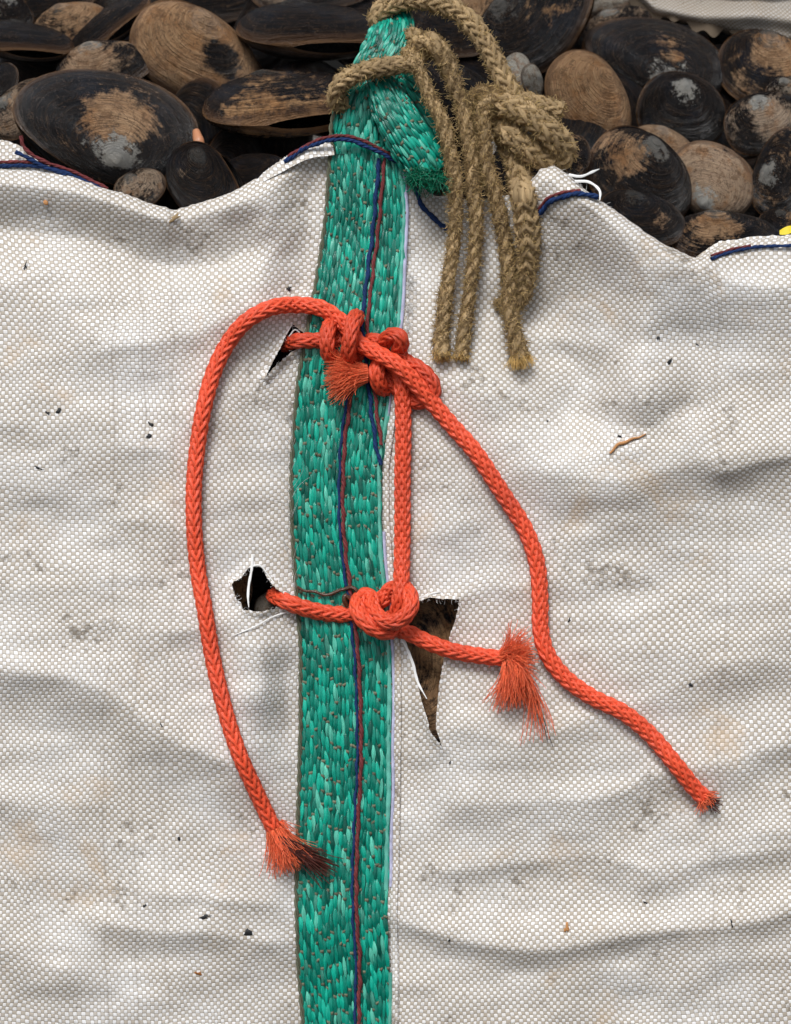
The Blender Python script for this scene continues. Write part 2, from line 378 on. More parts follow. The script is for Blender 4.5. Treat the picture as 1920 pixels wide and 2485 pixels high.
# ------------------------------------------------------------------ the bag's front as a height field d(px, py)
RIM = np.array([(-300, 425), (0, 412), (140, 419), (240, 455), (330, 482), (395, 505), (420, 513), (450, 507), (560, 470), (640, 430), (700, 397), (760, 372), (800, 364), (960, 372), (1000, 440), (1060, 480), (1150, 490), (1250, 470), (1288, 440), (1310, 414), (1345, 406), (1385, 429), (1440, 478), (1490, 512), (1560, 562), (1640, 610), (1690, 630), (1722, 610), (1760, 594), (1800, 587), (1920, 577), (2230, 560)], float)
def rim(x): return np.interp(x, RIM[:, 0], RIM[:, 1])
FOLDS = [
 ([(-200, 445), (0, 450), (190, 472), (400, 534)], 20, 26, 50),
 ([(-100, 560), (0, 555), (250, 590), (390, 640), (520, 640), (610, 600)], -42, 72, 62),
 ([(655, 520), (640, 650), (645, 760)], 16, 55, 50),
 ([(240, 850), (430, 815), (600, 745)], 15, 65, 34),
 ([(0, 690), (160, 650), (300, 620)], 8, 50, 40),
 ([(-100, 1000), (150, 1050), (420, 1090)], 15, 120, 60),
 ([(-100, 1160), (200, 1200), (400, 1240)], 12, 90, 55),
 ([(-100, 1390), (250, 1430), (440, 1480)], 15, 110, 50),
 ([(-150, 1620), (150, 1640), (290, 1690), (390, 1780), (560, 1850)], 32, 120, 60),
 ([(-100, 1910), (180, 1990)], 13, 80, 50),
 ([(-100, 2270), (150, 2350)], 20, 80, 50),
 ([(260, 2240), (400, 2262), (520, 2262), (640, 2284), (740, 2286)], 14, 52, 30),
 ([(380, 2165), (725, 2200)], 10, 45, 28),
 ([(630, 1580), (640, 1670)], 42, 62, 72),
 ([(1330, 430), (1440, 500), (1510, 570), (1580, 690), (1572, 800), (1540, 960)], 52, 160, 75),
 ([(1440, 490), (1640, 632), (1780, 690), (1920, 700), (2150, 690)], 30, 40, 85),
 ([(1680, 820), (1800, 930), (1960, 1010)], -20, 80, 70),
 ([(1380, 1000), (1500, 1030), (1590, 1035), (1660, 985)], -18, 42, 40),
 ([(1310, 790), (1370, 860), (1420, 910)], -50, 105, 105),
 ([(1230, 800), (1330, 820), (1450, 840)], 10, 40, 28),
 ([(1340, 1150), (1500, 1160), (1640, 1130), (1800, 1090), (2000, 1050)], 28, 120, 58),
 ([(1760, 1145), (1840, 1120), (1960, 1095)], 11, 34, 16),
 ([(1040, 1740), (1250, 1790), (1400, 1750), (1600, 1680), (1800, 1600), (2000, 1530)], 30, 130, 62),
 ([(1130, 1950), (1300, 1945), (1450, 1935), (1600, 1880), (1780, 1840), (2000, 1770)], 26, 80, 42),
 ([(1080, 2110), (1250, 2095), (1420, 2075), (1560, 2100)], 17, 60, 26),
 ([(1560, 2150), (1720, 2085), (2000, 2045)], 18, 62, 32),
 ([(955, 2225), (1120, 2280), (1320, 2302), (1480, 2277), (1600, 2257), (1800, 2240), (2000, 2185)], 30, 62, 26),
 ([(1640, 2400), (1760, 2340)], 8, 45, 30),
 ([(1000, 1300), (1100, 1290)], 9, 60, 40), ([(752, 470), (742, 580), (735, 690)], -26, 38, 44), ([(560, 500), (650, 470), (720, 410)], 14, 40, 30), ([(690, 1640), (700, 1760)], -20, 34, 40), ([(1000, 620), (1100, 700), (1250, 740)], -14, 40, 50),
 ([(560, 700), (640, 640), (730, 540)], 12, 40, 30), ([(420, 700), (560, 640), (700, 480)], 8, 40, 34), ([(1000, 1010), (1080, 1130), (1120, 1260)], 7, 40, 40), ([(520, 1330), (430, 1280), (300, 1260)], 8, 40, 30), ([(560, 1500), (470, 1530), (330, 1540)], 9, 45, 30), ([(1130, 1440), (1260, 1420), (1420, 1430)], 8, 45, 30), ([(1080, 1830), (1120, 1900), (1150, 2000)], 7, 40, 40),
 ([(990, 880), (1090, 930), (1200, 960)], 10, 70, 45),
]
def fold_field(x, y, pts, amp, wu, wl):
    best = np.full(x.shape, 1e9); side = np.zeros(x.shape)
    p = np.asarray(pts, float)
    if len(p) > 2: p = spline(p, 25.0)[0]
    for a, b in zip(p[:-1], p[1:]):
        e = b-a; L2 = e@e; t = np.clip(((x-a[0])*e[0]+(y-a[1])*e[1])/L2, 0, 1)
        qx = x-(a[0]+t*e[0]); qy = y-(a[1]+t*e[1]); d = np.hypot(qx, qy)
        n = np.array([e[1], -e[0]])/math.sqrt(L2)
        sd = (qx*n[0]+qy*n[1])/(d+1e-6)
        mk = d < best; best = np.where(mk, d, best); side = np.where(mk, sd, side)
    k = np.clip(best/20, 0, 1)
    wd = wl+(wu-wl)*(.5+.5*np.clip(side*1.2, -1, 1)*k)
    q = best/wd
    return amp*(.50*np.exp(-q**2)+.32*np.exp(-(q*.62)**2)+.20*np.exp(-2.4*np.sqrt(q*q+.006)))
def dbag(x, y):
    x = np.asarray(x, float); y = np.asarray(y, float)
    z = np.zeros(x.shape)
    for f in FOLDS: z = z+(.9 if f[0][0][1] > 1700 and f[0][0][0] > 900 else 1.28)*fold_field(x, y, f[0], f[1], f[2]*1.1, f[3]*1.25)
    z = z+8*vnoise(x, y, 330, 150, 3)+4.0*vnoise(x, y, 130, 62, 5)+1.6*vnoise(x, y, 55, 34, 6)
    calm = np.exp(-((x-838)/120)**2)
    z = z*(1-.72*calm)
    z = z+52*(1-np.exp(-((x-838)/185)**2))-24
    z = z-70*np.exp(-((x-1110)/95)**2-((y-555)/125)**2)
    z = z-.03*np.maximum(900-y, 0)
    return z
def on_bag(pts, off=None):
    """(px, py, height above the cloth) -> (px, py, d)"""
    p = np.array(pts, float); p[:, 2] += dbag(p[:, 0], p[:, 1]); return p
HOLES = [np.array(h, float) for h in (
 [(709, 785), (722, 796), (738, 808), (748, 838), (728, 846), (712, 853), (696, 866), (680, 880), (662, 898), (641, 921), (652, 896), (664, 872), (678, 846), (690, 820), (698, 804)],
 [(611, 1372), (635, 1377), (645, 1394), (654, 1408), (668, 1424), (682, 1434), (700, 1448), (694, 1470), (660, 1480), (625, 1487), (606, 1482), (590, 1481), (585, 1462), (574, 1456), (568, 1443), (563, 1415), (575, 1406), (587, 1401), (598, 1384)],
 [(1004, 1459), (1024, 1455), (1043, 1449), (1066, 1452), (1090, 1452), (1116, 1455), (1113, 1475), (1108, 1497), (1095, 1540), (1081, 1585), (1071, 1640), (1063, 1699), (1059, 1735), (1058, 1768), (1066, 1790), (1074, 1815), (1054, 1792), (1042, 1770), (1034, 1735), (1023, 1700), (1012, 1650), (999, 1604), (986, 1557), (966, 1535), (960, 1490)])]
def inside(poly, x, y):
    r = np.zeros(x.shape, bool); n = len(poly)
    for i in range(n):
        (x1, y1), (x2, y2) = poly[i], poly[(i+1) % n]
        c = ((y1 > y) != (y2 > y)) & (x < (x2-x1)*(y-y1)/(y2-y1+1e-12)+x1); r ^= c
    return r
def nearest_on(poly, x, y):
    bd = np.full(x.shape, 1e9); bx = x.copy(); by = y.copy(); n = len(poly)
    for i in range(n):
        a, b = poly[i], poly[(i+1) % n]; e = b-a
        t = np.clip(((x-a[0])*e[0]+(y-a[1])*e[1])/(e@e), 0, 1)
        qx = a[0]+t*e[0]; qy = a[1]+t*e[1]; d = np.hypot(x-qx, y-qy)
        mk = d < bd; bd = np.where(mk, d, bd); bx = np.where(mk, qx, bx); by = np.where(mk, qy, by)
    return bx, by, bd
bag = empty('bulk_bag', W(np.array([880., 2640., -200.])), 'torn off-white woven bag full of clams, with a green strap down its front', 'bag')
def build_front():
    xs = np.arange(-280, 2205, 5.5); nr = 400
    X = np.repeat(xs[None, :], nr, 0)
    jag = 2.2*vnoise(xs, xs*0, 9, 9, 21)+3*vnoise(xs, xs*0, 31, 9, 22)
    t = np.linspace(0, 1, nr)[:, None]
    yt = rim(xs)[None, :]+jag[None, :]
    Y = yt+(2650-yt)*t
    Z = dbag(X, Y)
    e = Y-yt
    Z = Z-np.clip(1-e/34, 0, 1)**2.2*22
    # arc length so that the weave closes up where the cloth turns away
    V = np.zeros_like(Y); dl = np.hypot(np.diff(Y, axis=0), .9*np.diff(Z, axis=0)); V[1:] = np.cumsum(dl, 0); V = V-V[-1:, :]
    dx = np.hypot(np.diff(X, axis=1), .55*np.diff(Z, axis=1)); U = np.zeros_like(X); U[:, 1:] = np.cumsum(dx, 1); U = U-U[:, [int(1118/5.5)]]
    # shear the weave along the pulled folds
    U = U+18*vnoise(X, Y, 500, 420, 31); V = V+16*vnoise(X, Y, 420, 380, 32)
    # inner lip: cloth turned over behind the rim
    kb = 6; xb = X[:1].repeat(kb, 0); q = np.arange(kb, 0, -1)[:, None]
    yb = yt+np.array([10, 4, 0, -2.5, -3, -2])[:, None]*1.0; zb = Z[:1]-np.array([95, 62, 38, 20, 9, 3.5])[:, None]
    ub = U[:1].repeat(kb, 0); vb = V[:1]-q*9.
    X = np.vstack([xb, X]); Y = np.vstack([yb, Y]); Z = np.vstack([zb, Z]); U = np.vstack([ub, U]); V = np.vstack([vb, V])
    nr2, nc = X.shape
    F = grid_faces(nr2, nc)
    x = X.ravel(); y = Y.ravel(); z = Z.ravel()
    cx = x[F].mean(1); cy = y[F].mean(1)
    kill = np.zeros(len(F), bool)
    for h in HOLES: kill |= inside(h, cx, cy)
    dead = F[kill]; F = F[~kill]
    bv = np.intersect1d(np.unique(dead), np.unique(F))
    for h in HOLES:
        qx, qy, dd = nearest_on(h, x[bv], y[bv]); mk = dd < 9
        x[bv[mk]] = qx[mk]; y[bv[mk]] = qy[mk]
    for h in HOLES:                                   # cloth lips lift a little round each tear
        _, _, dd = nearest_on(h, x, y); z = z+7*np.exp(-(dd/16)**2)*(y > 700)
    P = np.stack([x, y, z], -1)
    used = np.unique(F); mp = np.full(len(P), -1); mp[used] = np.arange(len(used))
    mb = MB(); mb.add(P[used], mp[F], (1, 1, 1), np.stack([U.ravel(), V.ravel()], -1)[used]/1000)
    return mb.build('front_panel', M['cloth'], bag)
front = build_front()
def sheet(name, fn, nu, nv, mat, parent, usc=1.0, vsc=1.0):
    u, v = np.meshgrid(np.linspace(0, 1, nu), np.linspace(0, 1, nv), indexing='ij')
    P = np.stack(fn(u, v), -1)
    mb = MB(); mb.add(P, grid_faces(nu, nv), (1, 1, 1), np.stack([u*usc, v*vsc], -1)); return mb.build(name, mat, parent)
# the rest of the sack, so that it is closed round the clams
mbk = MB()
for (a, b_) in (((-280, -40), (-330, -1000)), ((-330, -1000), (2260, -1000)), ((2260, -1000), (2200, -40))):
    n = 12; tt = np.linspace(0, 1, n)
    X = a[0]+(b_[0]-a[0])*tt; Z = a[1]+(b_[1]-a[1])*tt
    yy = np.array([430., 900, 1500, 2100, 2650])
    P = np.stack([np.repeat(X[:, None], 5, 1), np.repeat(yy[None], n, 0)-np.clip(-Z[:, None]-300, 0, 700)*.25, np.repeat(Z[:, None], 5, 1)], -1)
    mbk.add(P, grid_faces(n, 5), (1, 1, 1), np.stack([P[..., 0]+P[..., 2], P[..., 1]], -1)/1000)
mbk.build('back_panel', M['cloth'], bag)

# hems turned up behind the rim, each with its row of blue and red stitching
def strip(name, top, bot, d_top, d_bot, parent, mat, n=60, k=8, lump=4):
    top = spline(np.c_[np.array(top, float), np.zeros(len(top))], 6)[0]; bot = spline(np.c_[np.array(bot, float), np.zeros(len(bot))], 6)[0]
    f = lambda c, q: np.stack([np.interp(q, np.linspace(0, 1, len(c)), c[:, 0]), np.interp(q, np.linspace(0, 1, len(c)), c[:, 1])], -1)
    q = np.linspace(0, 1, n); A = f(top, q); B = f(bot, q); r = np.linspace(0, 1, k)
    XY = A[:, None]*(1-r[None, :, None])+B[:, None]*r[None, :, None]
    dz = (d_top+(d_bot-d_top)*r)[None, :]+lump*np.sin(r*math.pi)[None, :]*(1+.7*vnoise(XY[..., 0], XY[..., 1], 40, 40, 9))
    XY[:, 0, 1] += rng.normal(size=n)*1.4
    P = np.concatenate([XY, dz[..., None]], -1)
    mb = MB(); mb.add(P, grid_faces(n, k), (1, 1, 1), XY/1000); return mb.build(name, mat, parent)
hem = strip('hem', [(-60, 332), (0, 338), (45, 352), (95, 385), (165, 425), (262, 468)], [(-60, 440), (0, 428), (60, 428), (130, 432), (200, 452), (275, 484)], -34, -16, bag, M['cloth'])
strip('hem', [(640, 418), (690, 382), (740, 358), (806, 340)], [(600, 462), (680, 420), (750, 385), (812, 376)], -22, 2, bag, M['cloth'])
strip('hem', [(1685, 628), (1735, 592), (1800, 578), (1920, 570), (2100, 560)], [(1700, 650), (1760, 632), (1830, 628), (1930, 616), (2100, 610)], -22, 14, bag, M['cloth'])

# ------------------------------------------------------------------ stitching yarn helper
def yarn(name, pts, mat, parent, r=4.2, stitch=38, jit=1.5, absd=False):
    P = np.array(pts, float) if absd else on_bag(pts)
    C, s = spline(P, 3.0)
    bl = C[:, 1] > rim(C[:, 0])+10; C[:, 2] = np.where(bl, np.maximum(C[:, 2], dbag(C[:, 0], C[:, 1])+r*.7), C[:, 2])
    ph = rng.random()*6
    C[:, 0] += jit*np.sin(s/stitch*2*math.pi*.5+ph)+.8*vnoise(s, s*0, 17, 9, 40)
    rr = r*(.78+.34*np.abs(np.sin(s/stitch*math.pi+ph)))
    mb = MB(); T, N_, B_ = frames(C)
    for k in range(3):
        th = s/7.0+k*2.09
        tube(mb, C+(rr*.45)[:, None]*(np.cos(th)[:, None]*N_+np.sin(th)[:, None]*B_), rr*.62, 6, np.ones(3)*(.8+.4*rng.random()))
    fuzz(mb, C, r*.8, int(s[-1]/12), 9, .35)
    return mb.build(name, mat, parent)

# ------------------------------------------------------------------ the green lifting strap
SL = np.array([(300, 818, 940), (375, 806, 979), (440, 801, 985), (512, 797, 988), (637, 780, 985), (705, 768, 981), (797, 751, 973), (910, 730, 955), (1024, 718, 942), (1138, 712, 926), (1252, 712, 926), (1366, 718, 933), (1479, 728, 943), (1593, 734, 951), (1764, 734, 951), (1935, 729, 949), (2105, 724, 945), (2219, 724, 940), (2333, 728, 944), (2485, 740, 945), (2650, 742, 948)], float)
class Ribbon:
    def __init__(s, cen, half, bow=0.0, roll=0.0, up=(0, 0, 1)):
        """cen: (x, y, d) list, half: half widths; across direction lies in the picture plane"""
        C, S_ = spline(np.c_[np.array(cen, float), np.array(half, float)], 4.0)
        s.C = C[:, :3]; s.h = C[:, 3]; s.S = S_; s.L = S_[-1]; s.bow = bow
        T = np.gradient(s.C, axis=0); T /= np.linalg.norm(T, axis=1)[:, None]
        A = np.cross(np.broadcast_to(np.array(up, float), T.shape), T); A /= np.linalg.norm(A, axis=1)[:, None]+1e-9
        if A[len(A)//2, 0] < 0: A = -A
        s.A = A; s.T = T; Nn = np.cross(T, A)
        Nn *= np.sign((Nn*np.array(up)).sum(1))[:, None]; s.N = Nn
    def __call__(s, u, t, off=0.0):
        f = lambda a: np.stack([np.interp(t, s.S, a[:, k]) for k in range(3)], -1)
        h = np.interp(t, s.S, s.h); C, A, N_ = f(s.C), f(s.A), f(s.N)
        if s.bow:
            ang = u*s.bow; R = h/math.sin(min(s.bow, 1.5))
            return C+A*(R*np.sin(ang))[..., None]+N_*((R*(np.cos(ang)-1))+off*np.cos(ang*.6))[..., None]+A*(off*np.sin(ang*.6))[..., None]
        return C+A*(u*h)[..., None]+N_*np.asarray(off)[..., None] if np.ndim(off) else C+A*(u*h)[..., None]+N_*off
def weave_strap(rb, parent, names=('webbing', 'weft_yarn'), cols=23, L=38., smin=0, smax=None, skip=None, seed=1, hgt=6.0, edge=True):
    g = np.random.default_rng(seed); smax = smax or rb.L
    lo, le = [], []
    mb = MB(); wf = MB(); bs = MB()
    # ground under the tapes
    nt_ = int((smax-smin)/8)+2
    u, t = np.meshgrid(np.linspace(-1, 1, 13), np.linspace(smin, smax, nt_), indexing='ij')
    bs.add(rb(u, t, np.zeros_like(u)+.5), grid_faces(13, nt_), (1, 1, 1)); bs.add(rb(u, t, np.zeros_like(u)-5), grid_faces(13, nt_), (1, 1, 1))
    na, nl = 7, 8
    a = np.linspace(-1, 1, na)[:, None]; b = np.linspace(-1, 1, nl)[None, :]
    q = grid_faces(na, nl)
    for c in range(cols):
        u0 = -1+(c+.5)*2/cols; wid = 1.22/cols
        if c == 0 and edge: u0 -= .01; wid *= 1.2
        s0 = smin-L+(c*.42 % 1)*L+g.random()*4
        while s0 < smax+L*.5:
            l = L*(.9+.4*g.random())
            sc_ = s0+l/2
            if smin+4 < sc_ < smax-2:
                ww = wid*(.82+.36*g.random()); sk = (.22+g.normal()*.22)*wid; hh = hgt*(.7+.6*g.random()); tl = g.normal()*.35
                ju = g.normal()*.10*wid
                prof = np.clip(1-np.abs(b)**1.35, 0, 1)**.80
                prof = .04+.96*prof
                uu = u0+ju+a*ww*prof+sk*b*1.2
                cr = g.random()*6; nf = 2+g.random()*3
                ridge = np.abs(a-g.normal()*.3*(1+b))
                off = hh*prof*(1-.80*np.minimum(ridge, 1.2)**1.25)+hh*.26*np.sin(a*nf*2.6+cr+b*1.6)*prof+hh*tl*a*.5*prof-2.5*np.abs(b)**3+1.0
                tt = sc_+b*l*.66+a*0
                P = rb(np.clip(uu, -1.06, 1.06), np.clip(tt, smin, smax), off)
                v = .50+.95*g.random()**1.4
                col = np.array([v, v, v])
                if g.random() < .11: col = np.array([24.0, 1.8, 1.9])*(.75+.3*g.random())  # a few tapes painted pale to stand in for glints of light
                if g.random() < .14: col *= .5
                mb.add(P, q, col, np.stack([np.broadcast_to(a*.5+g.random()*9, P.shape[:2]), np.broadcast_to(b*.5+g.random()*9, P.shape[:2])], -1))
                # the khaki yarn that ties the tape down at its end
                if g.random() < .38:
                    tc = sc_+l*.5; wu = wid*(.5+.35*g.random())
                    aa = np.linspace(-1, 1, 5)[:, None]; bb = np.linspace(-1, 1, 4)[None, :]
                    P = rb(np.clip(u0+ju+sk+aa*wu+bb*0, -1.05, 1.05), np.clip(tc+bb*3.6+aa*g.normal()*1.2, smin, smax), 5.2*(1-.5*aa**2)*(1-.55*bb**2)+1.2)
                    wf.add(P, grid_faces(5, 4), np.ones(3)*(.7+.7*g.random()))
            s0 += l*.94
    bs.build('backing', M['green_base'], parent)
    mb.build(names[0], M['green'], parent)
    wf.build(names[1], M['weft'], parent)
    return rb
ys = np.r_[SL[1:, 0]]
yy_ = np.linspace(372, 2640, 70)
lf = np.interp(yy_, SL[:, 0], SL[:, 1]); rt = np.interp(yy_, SL[:, 0], SL[:, 2])
def smooth(a, n):
    k = np.ones(n)/n; return np.convolve(np.pad(a, n//2, mode='edge'), k, 'valid')[:len(a)]
dm = np.max(np.stack([dbag(lf+(rt-lf)*q, yy_) for q in np.linspace(0.02, .98, 7)]), 0)
dm = smooth(np.maximum(dm, np.maximum(np.r_[dm[1:], dm[-1]], np.r_[dm[0], dm[:-1]])), 5)+7
strap = empty('lifting_strap', root_loc(bag)*0, None); strap.parent = bag; strap.location = (0, 0, 0)
strap['label'] = 'green woven plastic strap with khaki ties and a red and blue seam'
rib = Ribbon(np.stack([(lf+rt)/2, yy_, dm], -1), (rt-lf)/2, bow=.10)
weave_strap(rib, strap, seed=3)
def strap_d(x, y, off=0.0): return np.interp(y, yy_, dm)+off
# upper part: narrows, leaves the bag and runs up over the hemp rope, then curls over
upc = [(893, 392, dm[0]+1), (885, 340, dm[0]+6), (880, 290, dm[0]+10), (884, 240, dm[0]+14), (900, 190, dm[0]+14), (925, 140, dm[0]+10), (943, 100, dm[0]+4), (952, 68, dm[0]-10), (954, 48, dm[0]-38), (952, 52, dm[0]-72)]
upw = [88, 84, 74, 64, 58, 56, 56, 55, 50, 44]
ru = Ribbon(upc, upw, bow=.75, up=(0, -.25, 1))
weave_strap(ru, strap, cols=16, L=34, seed=5, hgt=5)
# folded tail that comes back down, rolled into a half tube and cut off
tlc = [(914, 172, dm[0]+30), (934, 225, dm[0]+56), (957, 275, dm[0]+68), (986, 325, dm[0]+72), (1018, 375, dm[0]+66), (1048, 425, dm[0]+54)]
rt_ = Ribbon(tlc, [30, 42, 50, 54, 56, 54], bow=1.25)
weave_strap(rt_, strap, cols=15, L=34, seed=8, hgt=5)
bkc = [(950, 170, dm[0]-4), (985, 225, dm[0]-6), (1022, 280, dm[0]-10), (1058, 345, dm[0]-16), (1075, 400, dm[0]-22)]
weave_strap(Ribbon(bkc, [34, 40, 42, 40, 34], bow=.8), strap, cols=11, L=34, seed=9, hgt=4.5)
# frayed cut end
fm = MB()
for _ in range(420):
    q = rng.random(); base_p = np.array([998+q*84, 418+q*14+rng.normal()*9, dm[0]+46+rng.normal()*16])
    fibre(fm, base_p, (rng.normal()*.6+.1, 1+rng.normal()*.5, rng.normal()*.6+.2), 26+26*rng.random(), 1.3, 1.8, (0, .3, 0), np.array([.5, .62, .45])*(.7+.7*rng.random()), 5)
fm.build('frayed_end', M['green'], strap)
# khaki binding down the left edge
mbk2 = MB(); C, s = spline(np.stack([lf-4, yy_, strap_d(lf, yy_)-3], -1), 3)
laid(mbk2, C, 6.0, 2, 32, colj=.2); fuzz(mbk2, C, 5, 260, 12, .5)
C, s = spline([(812, 372, dm[0]-4), (803, 330, dm[0]-2), (806, 290, dm[0]), (828, 235, dm[0])], 3); laid(mbk2, C, 5.0, 2, 32)
mbk2.build('edge_cord', M['weft'], strap)
# lavender tape down the right edge
def edge_tape(y0, y1, dx, wdt):
    y = np.linspace(y0, y1, int((y1-y0)/12)); x = np.interp(y, SL[:, 0], SL[:, 2])+dx+1.2*np.sin(y/37.)
    mb = MB(); P = np.stack([np.stack([x+k*wdt, y, strap_d(x, y)-1+3*(1-k*k)], -1) for k in np.linspace(-1, 1, 5)], 1)
    c = np.ones((len(y), 5, 3))*(0.75+.4*rng.random((len(y), 1, 1)))
    mb.add(P, grid_faces(len(y), 5), c, P[..., :2]/40); return mb
edge_tape(388, 840, -1, 4.2).build('lavender_tape', M['lavender'], strap)
edge_tape(930, 1010, -3, 3.5).build('lavender_tape', M['lavender'], strap)
edge_tape(1290, 2152, 4, 3.8).build('lavender_tape', M['lavender'], strap)
for y0_, y1_, dx_, w_ in ((385, 850, -9, 4.5), (925, 1300, -6, 4.5), (1300, 2160, -7, 5.5), (2360, 2640, 2, 4.5)): edge_tape(y0_, y1_, dx_, w_).build('pale_edge_tape', M['pale_green'], strap)
# red and blue seam running down the strap
def seam(pts, off): return [(x+off, y, float(strap_d(x, y))+7+z) for x, y, z in pts]
upper = [(930, 384, 1), (922, 470, 1), (914, 560, 1), (902, 650, 1), (893, 730, 1), (888, 790, 1), (895, 850, 0), (903, 930, 0), (912, 1010, 1), (922, 1080, 1), (932, 1128, 0)]
lower = [(852, 930, 0), (846, 990, 1), (836, 1060, 1), (831, 1150, 1), (830, 1250, 1), (838, 1350, 1), (848, 1430, 1), (860, 1520, 1), (868, 1600, 1), (873, 1720, 1), (874, 1850, 1), (868, 1980, 1), (863, 2100, 1), (864, 2230, 1), (871, 2340, 1), (869, 2440, 1), (872, 2560, 1)]
yarn('blue_thread', seam(upper, -9), M['blue_yarn'], strap, 5.2, absd=True); yarn('red_thread', seam(upper[:-1], 4), M['red_yarn'], strap, 4.6, absd=True)
yarn('blue_thread', seam(lower, -7), M['blue_yarn'], strap, 3.8, absd=True); yarn('red_thread', seam(lower, 2), M['red_yarn'], strap, 5.2, absd=True)
# thread across the strap where the rim was sewn, and along the hems
yarn('blue_thread', [(690, 392, dm[0]+6), (740, 360, dm[0]+10), (800, 340, dm[0]+24), (850, 340, dm[0]+27), (900, 360, dm[0]+26), (950, 384, dm[0]+16), (985, 410, dm[0]+2), (1005, 455, dm[0]-14), (1030, 505, dm[0]-30), (1070, 545, dm[0]-36), (1110, 565, dm[0]-42)], M['blue_yarn'], strap, 6, absd=True)
yarn('red_thread', [(700, 380, dm[0]+8), (745, 352, dm[0]+12), (800, 332, dm[0]+26), (850, 331, dm[0]+29), (905, 352, dm[0]+28), (955, 378, dm[0]+18)], M['red_yarn'], strap, 4, absd=True)
def hem_yarn(pts, mat, d, r): r = r*.82; yarn('blue_thread' if mat == 'blue_yarn' else 'red_thread', [(x, y, d) for x, y in pts], M[mat], bag, r, absd=True)
hem_yarn([(-60, 404), (0, 403), (70, 402), (130, 410), (190, 432), (255, 462)], 'blue_yarn', -12, 6)
hem_yarn([(-60, 394), (0, 393), (70, 393), (130, 400), (195, 424), (260, 458)], 'red_yarn', -12, 5)
hem_yarn([(40, 368), (70, 385), (110, 405), (160, 424)], 'blue_yarn', -6, 6.5)
hem_yarn([(50, 330), (55, 352), (85, 380), (125, 400)], 'red_yarn', -4, 6)
hem_yarn([(1725, 628), (1770, 613), (1830, 600), (1920, 596), (2050, 590)], 'blue_yarn', 30, 5)
hem_yarn([(1725, 620), (1775, 605), (1820, 596)], 'red_yarn', 28, 4)
yarn('blue_thread', [(1302, 528, 7), (1330, 494, 7), (1365, 478, 7), (1405, 470, 7), (1450, 478, -2)], M['blue_yarn'], bag, 6.5)
yarn('red_thread', [(1304, 510, 7), (1330, 482, 7), (1365, 467, 7), (1410, 462, 7)], M['red_yarn'], bag, 4)
# seam welt on the right of the strap
y = np.linspace(930, 2650, 150); x = np.interp(y, SL[:, 0], SL[:, 2])+np.interp(y, [930, 1200, 1500, 2150, 2650], [8, 10, 14, 15, 14])
mb = MB(); kk = np.array([-1, -.6, 0, .6, .95, 1.05]); hh = np.array([4, 7, 8, 7.5, 7, -2])
P = np.stack([np.stack([x+8.5*k, y, np.maximum(dbag(x+8.5*k, y), strap_d(x, y)-16)+h+.6*np.sin(y/9.)], -1) for k, h in zip(kk, hh)], 1)
mb.add(P, grid_faces(len(y), 6), (1, 1, 1), np.stack([P[..., 0]*1.35, P[..., 1]], -1)/1000); mb.build('seam_welt', M['cloth'], bag)
# torn white tapes hanging at the tears and fraying beside the strap
def tape(pts, wdt, name='loose_tape', absd=False):
    P = np.array(pts, float) if absd else on_bag(pts); C, s = spline(P, 4); n = len(C)
    T, N_, B_ = frames(C); A = np.cross(T, [0, 0, 1.0]); A /= np.linalg.norm(A, axis=1)[:, None]+1e-6
    ww = .78*wdt*np.interp(s, [0, s[-1]*.8, s[-1]], [1, .8, .25])*(1+.2*vnoise(s, s*0, 13, 9, 50))
    mb = MB(); G = np.stack([C+A*(ww*k)[:, None]+np.array([0, 0, 1.])*(1.5*(1-k*k)) for k in (-1, 0, 1)], 1)
    mb.add(G, grid_faces(n, 3), (1, 1, 1), G[..., :2]/60); return mb.build(name, M['white_tape'], bag)
tape([(613, 1345, 4), (611, 1380, 8), (604, 1420, 6), (602, 1450, 8), (604, 1474, 10)], 4.2)
tape([(966, 1530, 6), (984, 1565, 8), (1002, 1610, 9), (1014, 1655, 8), (1036, 1696, 12)], 4.5)
tape([(700, 1484, 6), (660, 1498, 7), (620, 1520, 7), (560, 1545, 5)], 2.6)
tape([(709, 786, 5), (692, 815, 8), (668, 862, 8), (644, 914, 4)], 2.6)
tape([(746, 838, 4), (712, 855, 8), (684, 880, 7), (650, 912, 3)], 3.0)
tape([(1380, 424, -10), (1410, 428, 0), (1440, 416, 4), (1455, 410, 4)], 4.5)
tape([(1395, 440, -10), (1430, 442, 0), (1455, 462, 4), (1456, 486, 2)], 4.5)
tape([(1000, 1455, 5), (1030, 1448, 9), (1050, 1440, 9), (1070, 1436, 6)], 3.5)
tape([(700, 820, 4), (706, 1, 0)][:1]+[(716, 800, 8), (732, 812, 6)], 2.5)
tape([(600, 1378, 5), (630, 1372, 9), (650, 1395, 9), (672, 1422, 9), (696, 1440, 6)], 2.8)
